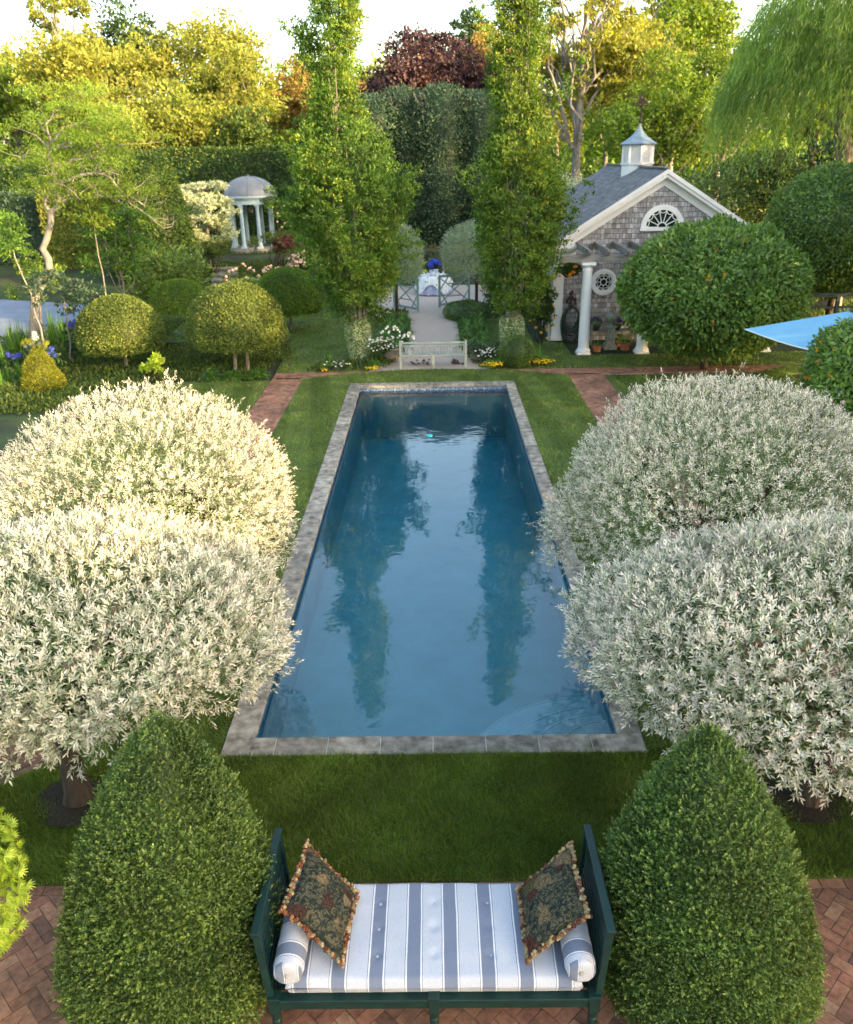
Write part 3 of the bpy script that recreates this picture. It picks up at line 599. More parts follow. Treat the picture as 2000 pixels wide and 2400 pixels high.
def pillow(C, lab, seed):
    C = [np.array(c, float) for c in C]; cen = sum(C)/4; nrm = unit(np.cross(C[2]-C[0], C[3]-C[1]))
    if nrm[2] < 0: nrm = -nrm
    rt = thing('pillow', tuple(cen - np.array([0,0,.1])), lab, 'pillow', 'tasselled pillows on the daybed'); n = 34
    g = G(); u = np.linspace(0, 1, n); U, Vv = np.meshgrid(u, u)
    P = ((1-U)*(1-Vv))[..., None]*C[0] + (U*(1-Vv))[..., None]*C[1] + (U*Vv)[..., None]*C[2] + ((1-U)*Vv)[..., None]*C[3]
    # pulled-in sides between the pointed corners
    pinch = .022*((np.sin(PI*U)*np.abs(2*Vv-1)**3)[..., None]*(cen-P) + (np.sin(PI*Vv)*np.abs(2*U-1)**3)[..., None]*(cen-P))*4
    P = P + pinch
    e = (16*U*(1-U)*Vv*(1-Vv))**.42; cr = noise3(P.reshape(-1, 3), 3.2, seed).reshape(n, n)*.010*e
    idx = np.arange(n*n).reshape(n, n); Fq = np.stack([idx[:-1,:-1], idx[:-1,1:], idx[1:,1:], idx[1:,:-1]], -1).reshape(-1, 4)
    g.add((P + nrm*(.085*e + cr)[..., None]).reshape(-1, 3), Fq, smooth=True); g.add((P - nrm*(.060*e)[..., None]).reshape(-1, 3), Fq[:, ::-1], smooth=True)
    g.build('cover', M_tap, rt)
    g = G(); rr = np.random.RandomState(seed)
    B = [P[0, :], P[:, -1], P[-1, ::-1], P[::-1, 0]]
    for bd in B:
        for t in np.linspace(0, n-1, 25):
            i = int(min(t, n-2)); f = t-i; p = bd[i]*(1-f)+bd[i+1]*f; out = unit(p-cen)
            p = p + out*.016 + rr.normal(0, .004, 3); w = rr.rand()
            for k in range(2): g.blob(p + out*(.004+.016*k) + rr.normal(0, .004, 3), np.array([.0175,.0175,.016])*(1-.15*k)*rr.uniform(.8, 1.15), 7, 5, 0, np.clip(w + rr.normal(0, .15), 0, 1))
    g.build('tassel_fringe', M_fringe, rt)
pillow([(-1.0,4.74,.90), (-1.085,4.20,.86), (-.695,4.02,.575), (-.655,4.60,.575)], 'dark floral tapestry pillow with rust tassels leaning on the left bolster', 3)
pillow([(.955,4.71,.90), (.975,4.14,.86), (.585,4.04,.575), (.585,4.61,.575)], 'dark floral tapestry pillow with ochre tassels leaning on the right bolster', 8)

# ------------------------------------------------------------------ foliage generators
def sph(n, rs): v = rs.normal(size=(n, 3)); return unit(v)
def mixdir(O, rs, out=.6, up=.25, rand=.7):
    return unit(O*out + np.array([0,0,1.])*up + rs.normal(size=O.shape)*rand)
def topiary(g, prof, c, n, L, W, seed, lump=.03, lf=1.2, out=.6, up=.3, rand=.6, depth=.05, mat=0, core=True, gap=0, sx=1, sy=1, stray=.01, cmat=0):
    """clipped solid of revolution; prof = [(r,z)...] from bottom to top"""
    rs = np.random.RandomState(seed); prof = np.array(prof, float)
    seg = np.linalg.norm(np.diff(prof, axis=0), axis=1) * (prof[:-1, 0] + prof[1:, 0] + 1e-3); cum = np.cumsum(seg) / seg.sum()
    i = np.searchsorted(cum, rs.rand(n)); i = np.minimum(i, len(seg)-1); t = rs.rand(n)
    r = prof[i, 0]*(1-t) + prof[i+1, 0]*t; z = prof[i, 1]*(1-t) + prof[i+1, 1]*t
    d = prof[i+1] - prof[i]; a = rs.uniform(0, 2*PI, n)
    nr, nz = d[:, 1], -d[:, 0]; q = np.hypot(nr, nz) + 1e-9; nr, nz = nr/q, nz/q
    O = unit(np.stack([nr*np.cos(a), nr*np.sin(a), nz], 1)); P = np.stack([r*np.cos(a)*sx, r*np.sin(a)*sy, z], 1)
    off = lump*noise3(P, lf, seed) - depth*rs.rand(n)**2 + stray*np.abs(rs.normal(size=n))
    P = P + O*off[:, None]
    if gap:
        k = noise3(P, lf*1.8, seed+5) > -1 + gap; P, O = P[k], O[k]
    m = len(P); D = mixdir(O, rs, out, up, rand); s = rs.uniform(.7, 1.25, m)
    rn = np.clip(rs.beta(2, 2, m)*.8 + .2*rs.rand(m) + .12*noise3(P, lf*.7, seed+9), 0, 1)
    g.leaves(P + np.array(c), D, O + rs.normal(0, .45, (m, 3)), L*s, W*s, mat, rn)
    if core:
        pr = [(max(r_*.93 - depth*.6, .002), z_) for r_, z_ in prof]; pr = [(.002, pr[0][1]+.02)] + pr + [(.002, pr[-1][1]-.03)]
        k = len(g.V); g.lathe(pr, c, 28, cmat, .1, True, sx, sy)
    return g
def ellprof(r, h, zb=0, n=14, flat=-.9):
    t = np.linspace(math.asin(flat) if flat > -1 else -PI/2, PI/2, n); return [(r*math.cos(x), zb + h*(math.sin(x) - math.sin(t[0]))/(1 - math.sin(t[0]))) for x in t]
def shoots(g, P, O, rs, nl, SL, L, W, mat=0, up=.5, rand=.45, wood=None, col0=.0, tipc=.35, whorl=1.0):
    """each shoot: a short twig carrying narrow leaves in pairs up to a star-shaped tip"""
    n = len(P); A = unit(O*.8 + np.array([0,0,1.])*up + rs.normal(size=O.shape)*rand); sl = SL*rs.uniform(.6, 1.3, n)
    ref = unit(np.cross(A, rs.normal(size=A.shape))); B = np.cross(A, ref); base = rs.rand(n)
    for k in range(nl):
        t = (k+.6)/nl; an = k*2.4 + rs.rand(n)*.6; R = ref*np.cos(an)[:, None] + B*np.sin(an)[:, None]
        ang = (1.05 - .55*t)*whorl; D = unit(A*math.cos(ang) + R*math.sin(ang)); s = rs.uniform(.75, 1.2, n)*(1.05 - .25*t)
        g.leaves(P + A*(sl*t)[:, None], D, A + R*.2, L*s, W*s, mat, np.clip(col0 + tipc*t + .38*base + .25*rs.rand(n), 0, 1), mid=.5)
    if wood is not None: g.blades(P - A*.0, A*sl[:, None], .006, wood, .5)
def clumps(g, cl, n, L, W, seed, mat=0, out=.5, up=.2, rand=.8, droop=0, light=.1, sub=.28):
    """cl = [(cx,cy,cz,rx,ry,rz)]; leaves gathered in sprays on each clump"""
    rs = np.random.RandomState(seed); cl = np.array(cl, float); vol = cl[:, 3]*cl[:, 4] + cl[:, 3]*cl[:, 5]; pr = vol/vol.sum()
    i = rs.choice(len(cl), n, p=pr); per = 14; ns = max(1, n//per); j = rs.choice(len(cl), ns, p=pr)
    S = sph(ns, rs); rad = .55 + .5*rs.rand(ns)**.6; C = cl[j, :3] + S*cl[j, 3:]*rad[:, None]
    k = rs.randint(0, ns, n); sc = cl[j[k], 3:].mean(1)*sub
    P = C[k] + rs.normal(size=(n, 3))*sc[:, None]*.55*np.array([1,1,.6]); O = S[k]
    D = mixdir(O, rs, out, up - droop, rand); s = rs.uniform(.7, 1.25, n)
    tone = rs.rand(ns)[k]
    g.leaves(P, D, unit(O + rs.normal(0, .6, (n, 3)) + [0,0,.5]), L*s, W*s, mat, np.clip(.45*tone + .55*rs.beta(2, 2, n) + light*noise3(P, .25, seed), 0, 1))
    return g
def wig(a, b, n, amp, rs):
    a = np.array(a, float); b = np.array(b, float); t = np.linspace(0, 1, n)[:, None]; L = np.linalg.norm(b-a)
    o = np.cumsum(rs.normal(size=(n, 3)), 0); o = o - t*o[-1]; o[0] = 0
    return a + (b-a)*t + o*amp*L/math.sqrt(n)
def tree(name, base, H, crown, R, label, cat, group, leaf, bark, seed, n=9000, L=.3, W=.17, ncl=26, rc=.38, trunk_r=.2, squash=1, part_crown='crown', hollow=.25, droop=0, lean=(0,0), vis_limbs=10, limb_r=.35):
    """broadleaf tree: tapered trunk and limbs, crown made of leafy clumps spread through its volume"""
    rs = np.random.RandomState(seed); base = np.array(base, float); C = np.array(crown, float); R = np.array(R, float)
    rt = thing(name, tuple(base), label, cat, group)
    cl = []
    for k in range(ncl):
        for _ in range(30):
            d = sph(1, rs)[0]; q = rs.uniform(hollow, .95)**.5; p = C + d*R*q*.86
            if d[2] < -.55 and rs.rand() < .6: continue
            r = R.min()*rc*rs.uniform(.65, 1.3)
            if all(np.linalg.norm((p - np.array(c[:3]))/R) > .16 for c in cl): break
        cl.append((*p, r*1.15, r*1.15, r*.8*squash))
    g = G(); top = C + np.array([0, 0, R[2]*.35]); tp = wig(base, top, 9, .05, rs); tr = np.linspace(trunk_r, trunk_r*.3, 9); tr[0] *= 1.35
    g.tube(tp, tr, 9); order = sorted(range(len(cl)), key=lambda i: rs.rand())[:vis_limbs]
    for i in order:
        e = np.array(cl[i][:3]); j = int(np.clip(3 + 5*rs.rand() * (.5 + (e[2]-base[2])/max(top[2]-base[2], .1)*.5), 2, 7))
        if tp[j][2] > e[2]: j = max(2, j-2)
        m = wig(tp[j], e, 7, .14, rs); g.tube(m, np.linspace(tr[j]*.6*limb_r/.35, trunk_r*.10, 7), 6)
        for q in range(2):
            e2 = e + sph(1, rs)[0]*R*.3; e2[2] += R[2]*.1; g.tube(wig(m[4], e2, 5, .15, rs), np.linspace(trunk_r*.22, trunk_r*.05, 5), 5)
    g.build('trunk', bark, rt)
    g = G(); clumps(g, cl, n, L, W, seed+1, droop=droop); g.build(part_crown, leaf, rt)
    return rt

# ------------------------------------------------------------------ box cones beside the daybed
def cone_prof(r, h, e=1.4, p=.9):
    z = np.linspace(0, 1, 26); return [(r*max(1e-3, (1 - t**e))**p*(1 if t > .08 else .93 + .07*t/.08), .04 + h*t) for t in z]
for x, y, r, h, sd_, lab in ((-1.98, 4.42, .79, 2.30, 21, 'tall clipped box cone left of the daybed'), (1.90, 4.42, .81, 2.14, 22, 'tall clipped box cone right of the daybed')):
    rt = thing('box_cone', (x, y, 0), lab, 'topiary', 'clipped box cones flanking the daybed')
    g = G(); topiary(g, cone_prof(r, h, *((1.75, .78) if x < 0 else (1.6, .82))), (x, y, 0), 88000, .024, .0145, sd_, lump=.045, lf=1.5, depth=.09, stray=.012, out=.55, up=.35, rand=.65)
    rs_ = np.random.RandomState(sd_); g2 = G(); topiary(g2, cone_prof(r*1.01, h, *((1.75, .78) if x < 0 else (1.6, .82))), (x, y, 0), 2300, .02, .01, sd_+3, core=False, depth=0)
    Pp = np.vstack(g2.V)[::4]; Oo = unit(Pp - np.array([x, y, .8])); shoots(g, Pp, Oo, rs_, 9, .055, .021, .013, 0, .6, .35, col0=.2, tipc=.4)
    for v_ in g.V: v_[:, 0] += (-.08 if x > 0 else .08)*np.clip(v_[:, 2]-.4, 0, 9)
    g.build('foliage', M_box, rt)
    G().tube([(x, y, 0), (x, y, .5)], .04, 8).build('trunk', M_bark, rt)

# ------------------------------------------------------------------ dappled willow standards
def willow(c, R, base, label, seed, n, SL, L, W, dense=1.0, under=-.35, rag=.15):
    rt = thing('dappled_willow', (base[0], base[1], 0), label, 'tree', 'cream and pink dappled willow standards beside the pool')
    rs = np.random.RandomState(seed); c = np.array(c, float); R = np.array(R, float)
    D = sph(int(n*1.7), rs); D = D[D[:, 2] > under - .22*rs.rand(len(D))][:n]
    k = 1 + rag*noise3(D, .55, seed) + .05*noise3(D, 1.7, seed+2); dep = 1 - .30*rs.rand(len(D))**2.2
    P = c + D*R*(k*dep)[:, None]; st_ = rs.rand(len(D)) < .07; P[st_] += D[st_]*rs.uniform(.04, .15, (st_.sum(), 1))
    holes = noise3(D, .8, seed+4) < -1.02; keep = ~(holes & (rs.rand(len(D)) < .45)); P, D = P[keep], D[keep]
    O = unit(D/R); g = G(); shoots(g, P, O, rs, 9, SL, L, W, 0, .42, .42, wood=1, col0=.05, tipc=.42)
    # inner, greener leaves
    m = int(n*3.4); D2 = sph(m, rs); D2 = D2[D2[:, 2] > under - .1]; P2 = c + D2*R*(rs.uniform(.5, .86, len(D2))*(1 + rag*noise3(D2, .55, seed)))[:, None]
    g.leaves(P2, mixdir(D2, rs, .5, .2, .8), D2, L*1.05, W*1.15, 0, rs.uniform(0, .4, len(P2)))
    g.build('crown', [M_willow, M_bark], rt)
    g = G(); b = np.array([base[0], base[1], 0.]); top = np.array([base[0]*.6 + c[0]*.4, base[1]*.6 + c[1]*.4, c[2] - R[2]*.55])
    tp = wig(b, top, 8, .05, rs); r0 = .105; g.tube(tp, [r0*1.5, r0*1.15, r0*1.02, r0, r0*.95, r0*.95, r0*1.05, r0*1.1], 12)
    for a in np.linspace(0, 2*PI, 12)[:-1]:
        e = c + R*np.array([math.cos(a)*.62, math.sin(a)*.62, rs.uniform(-.1, .35)]); m_ = wig(tp[-1], e, 8, .10, rs); g.tube(m_, np.linspace(.05, .012, 8), 7)
        for q in range(4):
            e2 = e + R*rs.uniform(-.2, .2, 3); g.tube(wig(m_[4+q % 3], e2, 5, .15, rs), np.linspace(.018, .005, 5), 5)
    g.build('trunk', M_bark, rt); return rt
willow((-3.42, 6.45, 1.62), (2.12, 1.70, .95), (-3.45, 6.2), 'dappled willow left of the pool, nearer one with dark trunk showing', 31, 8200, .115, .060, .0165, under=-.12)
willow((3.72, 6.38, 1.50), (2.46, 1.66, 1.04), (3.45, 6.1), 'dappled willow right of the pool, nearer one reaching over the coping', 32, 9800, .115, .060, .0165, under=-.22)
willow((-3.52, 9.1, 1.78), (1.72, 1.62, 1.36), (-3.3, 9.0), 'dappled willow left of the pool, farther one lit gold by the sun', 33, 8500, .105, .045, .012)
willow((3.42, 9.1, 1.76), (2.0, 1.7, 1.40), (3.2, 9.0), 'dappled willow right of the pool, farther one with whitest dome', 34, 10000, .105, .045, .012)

# ------------------------------------------------------------------ upright oaks with ivy-clad stems
def upright(x, y, prof, H, label, seed, n, plumes=()):
    rt = thing('columnar_oak', (x, y, 0), label, 'tree', 'tall upright oaks either side of the gravel path')
    rs = np.random.RandomState(seed); prof = np.array(prof, float)     # z, left, right
    g = G(); cl = []
    zz = np.arange(prof[0, 0] + .15, prof[-1, 0], .18)
    for z in zz:
        l = np.interp(z, prof[:, 0], prof[:, 1]); r = np.interp(z, prof[:, 0], prof[:, 2]); w = (r-l)/2; cx = (l+r)/2
        for k in range(max(5, int(5 + w*6))):
            if z > 6 and rs.rand() < .38: continue
            a = rs.uniform(0, 2*PI); q = rs.uniform(.55, 1.0)
            rr = .17 + .13*rs.rand() ; ww = max(.05, w - rr*.6)
            cl.append((x + cx + ww*q*math.cos(a), y + ww*q*math.sin(a)*.95, z + rs.normal(0, .12), rr, rr, rr*1.9))
    for (dx, z0, dx1, z1) in plumes:
        for t in np.linspace(0, 1, 7): cl.append((x + dx + (dx1-dx)*t, y - .3 - .2*rs.rand(), z0 + (z1-z0)*t, .24 - .10*t, .24 - .1*t, .34))
    clumps(g, cl, n, .098, .040, seed+1, out=.5, up=.55, rand=.6, light=.25, sub=.36); g.build('crown', M_oak, rt)
    g = G(); prs = []
    for k in range(15):
        a = rs.uniform(0, 2*PI); zt = rs.uniform(3, H*.82); l = np.interp(zt, prof[:, 0], prof[:, 1]); r = np.interp(zt, prof[:, 0], prof[:, 2])
        e = (x + (l+r)/2 + (r-l)/2*.5*math.cos(a), y + (r-l)/2*.5*math.sin(a), zt); s_ = (x + .12*math.cos(a), y + .12*math.sin(a), .9)
        mid = (x + .42*math.cos(a), y + .42*math.sin(a), 2.2); p = np.vstack([wig(s_, mid, 5, .03, rs)[:-1], wig(mid, e, 8, .025, rs)]); g.tube(p, np.linspace(.045, .008, len(p)), 6)
    g.tube(wig((x, y, 0), (x + (prof[-1, 1]+prof[-1, 2])/2, y, H*.97), 12, .02, rs), np.linspace(.12, .02, 12), 8)
    g.build('trunk', M_barkg, rt)
    g = G(); topiary(g, [(.22,0),(.27,.25),(.32,.6),(.33,.9),(.29,1.12),(.16,1.22)], (x, y, 0), 5200, .055, .045, seed+5, lump=.03, lf=2, depth=.03, out=.7, up=.1, rand=.6); g.build('ivy_sleeve', M_ivy, rt)
    return rt
profL = [(1.45,-.4,.45),(1.75,-.85,.9),(2.0,-1.15,1.05),(2.6,-1.45,1.3),(3.1,-1.75,1.5),(3.7,-1.55,1.65),(4.2,-1.95,1.55),(4.8,-1.75,1.85),(5.3,-1.95,1.5),(5.8,-1.65,1.25),(6.3,-1.05,.65),(6.9,-1.05,.35),(7.5,-.95,.3),(8.1,-1.25,.4),(8.6,-1.1,.62),(9.2,-.9,.68),(10,-.85,.5),(11,-.7,.35),(12,-.5,.12),(12.6,-.22,-.1)]
profR = [(1.4,-.35,.4),(1.8,-.75,.85),(2.4,-1.0,1.05),(3.1,-1.1,1.25),(3.7,-1.15,1.5),(4.3,-1.25,1.55),(4.9,-.85,1.5),(5.5,-1.15,1.4),(6.1,-.75,1.05),(6.7,-.75,.7),(7.3,-.8,.55),(7.9,-.75,.55),(8.6,-.65,.7),(9.3,-.6,.75),(10.2,-.6,.5),(11.2,-.5,.25),(11.8,-.25,-.05)]
upright(-2.24, 24.65, profL, 12.6, 'taller upright oak left of the gravel path with ivy sleeve', 41, 98000, [(-.4,7.2,-1.5,8.8),(.9,3.6,1.9,5.1),(1.1,2.6,2.0,3.6),(-1.2,3.6,-2.2,4.6)])
upright(2.29, 24.65, profR, 11.8, 'upright oak right of the gravel path with ivy sleeve', 42, 86000, [(.6,6.4,1.75,7.7),(-.6,4.2,-1.5,5.2),(1.0,3.8,1.9,4.6),(-.6,8.0,-1.2,9.2),(.5,7.4,.9,9.3),(.7,3.0,1.7,3.9)])
# ------------------------------------------------------------------ orange-flowered round trees, clipped tree behind
def ballprof(r, h, zb): t = np.linspace(-PI/2, PI/2, 22); return [(r*max(math.cos(a), .01)**.97, zb + h/2*(1 + math.sin(a))) for a in t]
def ball_tree(name, c, r, h, zb, label, cat, leaf, seed, n, L, W, lump, trunk_r=.09, fl=0, fmat=None, group=None, sy=1, stray=.04, trunk=True, up=.0, bark=None, core=True, depth=.35, lf=.55):
    rt = thing(name, (c[0], c[1], c[2] if len(c) > 2 else 0), label, cat, group); z0 = c[2] if len(c) > 2 else 0
    g = G(); topiary(g, ballprof(r, h, z0 + zb), (c[0], c[1], 0), n, L, W, seed, lump=lump, lf=lf, depth=depth, out=.55, up=up, rand=.7, stray=stray, sy=sy, core=core); g.build('crown', leaf, rt)
    if trunk:
        g = G(); rs = np.random.RandomState(seed); g.tube(wig((c[0], c[1], z0), (c[0]+.05, c[1], z0+zb+h*.4), 7, .05, rs), np.linspace(trunk_r, trunk_r*.6, 7), 9)
        for a in range(6): g.tube(wig((c[0], c[1], z0+zb+.05), (c[0]+r*.6*math.cos(a), c[1]+r*.6*math.sin(a), z0+zb+h*.5), 5, .1, rs), np.linspace(trunk_r*.5, .01, 5), 6)
        g.build('trunk', bark or M_bark, rt)
    if fl:
        g = G(); g3 = G(); topiary(g3, ballprof(r*1.0, h, z0+zb), (c[0], c[1], 0), fl, .01, .01, seed+3, lump=lump, lf=lf, depth=0, core=False); rs = np.random.RandomState(seed)
        for p in np.vstack(g3.V)[::4]:
            O = unit(p - np.array([c[0], c[1], z0+zb+h/2])); g.leaves(np.repeat(p[None], 6, 0) + rs.normal(0, .012, (6, 3)), mixdir(np.repeat(O[None], 6, 0), rs, .5, 0, 1), np.repeat(O[None], 6, 0), .05, .035, 0)
        g.build('blossom', fmat, rt)
    return rt
ball_tree('orange_tree', (7.45, 22.8), 2.36, 3.35, .45, 'big round glossy tree dotted with orange blossom before the shingled house', 'tree', M_citrus, 51, 44000, .135, .065, .13, .10, 90, M_orange, lf=.8, depth=.5)
ball_tree('orange_tree', (7.75, 14.2), 1.28, 1.85, 1.05, 'loose round tree with orange blossom in front of the blue parasol', 'tree', M_citrus, 52, 19000, .11, .052, .15, .07, 60, M_orange, lf=.8)
ball_tree('clipped_tree', (12.9, 27.6), 2.3, 3.9, 1.2, 'large smooth clipped ball tree at the right edge beyond the parasol', 'tree', M_citrus, 53, 30000, .12, .055, .10, .12, stray=.05)

# ------------------------------------------------------------------ shingled house
def shinglemat(name, cols, bw, bh, axes, mort=.012, wr=.6, bdist=.01, sq=.0):
    m, nt, b = newmat(name); tc = N(nt, 'TexCoord'); sx = N(nt, 'SeparateXYZ'); nt.links.new(tc.outputs['Object'], sx.inputs[0]); cb = N(nt, 'CombineXYZ')
    nt.links.new(sx.outputs[axes[0]], cb.inputs[0])
    if axes[1] == 'R':                      # distance down the roof slope
        ab = N(nt, 'Math', operation='MULTIPLY'); nt.links.new(sx.outputs['Z'], ab.inputs[0]); ab.inputs[1].default_value = 1.95; nt.links.new(ab.outputs[0], cb.inputs[1])
    else: nt.links.new(sx.outputs[axes[1]], cb.inputs[1])
    nzw = N(nt, 'TexNoise'); nzw.inputs['Scale'].default_value = 6; nt.links.new(tc.outputs['Object'], nzw.inputs['Vector'])
    va = N(nt, 'VectorMath', operation='MULTIPLY_ADD'); nt.links.new(nzw.outputs['Color'], va.inputs[0]); va.inputs[1].default_value = (.0,.012,0); nt.links.new(cb.outputs[0], va.inputs[2])
    br = N(nt, 'TexBrick'); nt.links.new(va.outputs[0], br.inputs['Vector']); br.inputs['Scale'].default_value = 1.0; br.inputs['Mortar Size'].default_value = mort/2; br.inputs['Mortar Smooth'].default_value = .3
    br.inputs['Brick Width'].default_value = bw; br.inputs['Row Height'].default_value = bh; br.inputs['Bias'].default_value = 0
    br.inputs['Color1'].default_value = (0,0,0,1); br.inputs['Color2'].default_value = (1,1,1,1); br.inputs['Mortar'].default_value = (.5,.5,.5,1); br.offset = .43; br.squash = .7; br.squash_frequency = 3
    r = ramp(nt, [(i/(len(cols)-1), c) for i, c in enumerate(cols)]); nt.links.new(br.outputs['Color'], r.inputs[0])
    n2 = N(nt, 'TexNoise'); n2.inputs['Scale'].default_value = 9; n2.inputs['Detail'].default_value = 7; nt.links.new(tc.outputs['Object'], n2.inputs['Vector']); r2 = ramp(nt, [(.3, (.62,.60,.58)), (.68, (1.15,1.15,1.15))]); nt.links.new(n2.outputs['Fac'], r2.inputs[0])
    o = mixc(nt, 'MULTIPLY', 1.0, r.outputs[0], r2.outputs[0]); o = mixc(nt, 'MIX', br.outputs['Fac'], o, tuple(x*.35 for x in cols[0])); nt.links.new(o, b.inputs['Base Color']); b.inputs['Roughness'].default_value = .9
    # every course steps outward towards its lower edge
    dv = N(nt, 'Math', operation='DIVIDE'); sy_ = N(nt, 'SeparateXYZ'); nt.links.new(va.outputs[0], sy_.inputs[0]); nt.links.new(sy_.outputs['Y'], dv.inputs[0]); dv.inputs[1].default_value = bh
    fr = N(nt, 'Math', operation='FRACT'); nt.links.new(dv.outputs[0], fr.inputs[0]); iv = N(nt, 'Math', operation='SUBTRACT'); iv.inputs[0].default_value = 1; nt.links.new(fr.outputs[0], iv.inputs[1])
    sb = N(nt, 'Math', operation='SUBTRACT'); nt.links.new(iv.outputs[0], sb.inputs[0]); nt.links.new(br.outputs['Fac'], sb.inputs[1])
    bp = N(nt, 'Bump'); bp.inputs['Strength'].default_value = 1; bp.inputs['Distance'].default_value = bdist; nt.links.new(sb.outputs[0], bp.inputs['Height']); nt.links.new(bp.outputs[0], b.inputs['Normal']); return m
M_shing = shinglemat('cedar_shingle', [(.23,.22,.23), (.31,.305,.32), (.39,.39,.41), (.49,.49,.52)], .135, .148, ('X', 'Z'))
M_roof = shinglemat('asphalt_shingle', [(.11,.11,.12), (.15,.15,.16), (.19,.19,.20)], .30, .20, ('Y', 'R'), .008, bdist=.008)
house = thing('shingled_house', (6.95, 31, 0), 'grey cedar shingled pool house with white pediment trim and a cupola', 'house')
HX, WY, EZ, AZ = 6.95, 26.85, 2.98, 5.04; hw = 3.15
sl = (AZ - EZ) / 3.35
def rz(x): return AZ - sl*abs(x-HX)
g = G(); wp = [(HX-hw, WY, 0), (HX+hw, WY, 0), (HX+hw, WY, rz(HX+hw)-.12), (HX, WY, AZ-.12), (HX-hw, WY, rz(HX-hw)-.12)]; g.prism(wp, (0, 8.5, 0)); g.build('wall', M_shing, house, bevel=0)
rf = G()
for s in (-1, 1):
    e = HX + s*3.42; P = [(HX, WY-.30, AZ+.03), (e, WY-.30, rz(e)+.03), (e, WY-.30, rz(e)-.05), (HX, WY-.30, AZ-.05)]; rf.prism(P[::s], (0, 9.2, 0))
roof = rf.build('roof', M_roof, house)
G().bar((HX, WY-.28, AZ+.055), (HX, WY+8.85, AZ+.055), .16, .03).build('ridge_cap', M_lead, house)
for s in (-1, 1):       # raking cornice: three stepped boards
    g = G()
    for (d0, d1, yo, yt) in ((-.02, .10, -.345, .05), (.10, .20, -.30, .06), (.20, .44, -.05, .06)):
        e = HX + s*3.44; n_ = np.array([0, 0, -1.]); 
        P = [(HX, WY+yo, AZ-d0), (e, WY+yo, rz(e)-d0), (e, WY+yo, rz(e)-d1), (HX, WY+yo, AZ-d1)]; g.prism(P[::-s], (0, yt + (.0 if yo > -.2 else 0), 0))
    e = HX + s*3.42; P = [(HX, WY-.25, AZ-.19), (e, WY-.25, rz(e)-.19), (e, WY-.25, rz(e)-.215), (HX, WY-.25, AZ-.215)]; g.prism(P[::-s], (0, .25, 0)); g.build('rake_trim', M_white_p, house)
    # cornice return, frieze and corner pilaster
    g = G(); xo = HX + s*3.36; xi = HX + s*2.48; a, b_ = sorted((xo, xi)); g.bx(a, b_, WY-.34, WY-.002, 2.86, 2.99); g.bx(a+.05, b_-.05, WY-.27, WY-.002, 2.78, 2.86)
    g.bx(*sorted((HX+s*3.22, HX+s*2.55)), WY-.09, WY-.002, 2.48, 2.78); g.bx(*sorted((HX+s*3.25, HX+s*2.50)), WY-.12, WY-.002, 2.43, 2.48); g.build('cornice_return', M_white_p, house, bevel=.006)
    g = G(); g.bx(*sorted((HX+s*3.20, HX+s*2.88)), WY-.07, WY-.002, .02, 2.36); g.bx(*sorted((HX+s*3.22, HX+s*2.86)), WY-.09, WY-.002, 2.36, 2.43); g.bx(*sorted((HX+s*3.22, HX+s*2.86)), WY-.085, WY-.002, .02, .16); g.build('pilaster', M_white_p, house, bevel=.005)
    g = G(); g.bx(*sorted((HX+s*3.16, HX+s*3.26)), WY+.0, WY+8.5, 2.5, 2.95); g.build('eave_board', M_white_p, house)
G().bx(HX-3.30, HX-3.22, WY-.03, WY+.05, 0, 2.3).build('downpipe', M_gaz, house, bevel=.02)
def arcpts(cx, cz, r, a0, a1, n): return [(cx + r*math.cos(t), cz + r*math.sin(t)) for t in np.linspace(a0, a1, n)]
def ringslab(g, cx, cz, r0, r1, a0, a1, y, t, n=32, mat=0):
    for i in range(n):
        u, v = a0+(a1-a0)*i/n, a0+(a1-a0)*(i+1)/n
        P = [(cx+r0*math.cos(u), y, cz+r0*math.sin(u)), (cx+r1*math.cos(u), y, cz+r1*math.sin(u)), (cx+r1*math.cos(v), y, cz+r1*math.sin(v)), (cx+r0*math.cos(v), y, cz+r0*math.sin(v))]
        g.prism(P, (0, t, 0), mat)
# half-round fan window
fx, fz, R_ = 6.99, 3.42, .50
wn_ = G(); ringslab(wn_, fx, fz, R_-.005, R_+.15, 0, PI, WY-.07, .068); wn_.bx(fx-R_-.17, fx+R_+.17, WY-.10, WY-.002, fz-.10, fz-.002); win = wn_.build('fan_window', M_white_p, house)
g = G(); g.prism([(x, WY-.012, z) for x, z in arcpts(fx, fz, R_-.004, 0, PI, 30)], (0, .008, 0)); g.build('pane', M_glass, win)
g = G(); ringslab(g, fx, fz, .12, .15, 0, PI, WY-.045, .030, 18)
for i in range(8):
    a = PI*(i+.0)/7; g.bar((fx+.15*math.cos(a), WY-.03, fz+.15*math.sin(a)), (fx+.495*math.cos(a), WY-.03, fz+.495*math.sin(a)), .03, .022)
for i in range(7):
    a = PI*(i+.5)/7; ringslab(g, fx+.52*math.cos(a), fz+.52*math.sin(a), .10, .12, a+PI-1.25, a+PI+1.25, WY-.042, .025, 10)
g.build('muntin', M_white_p, win)
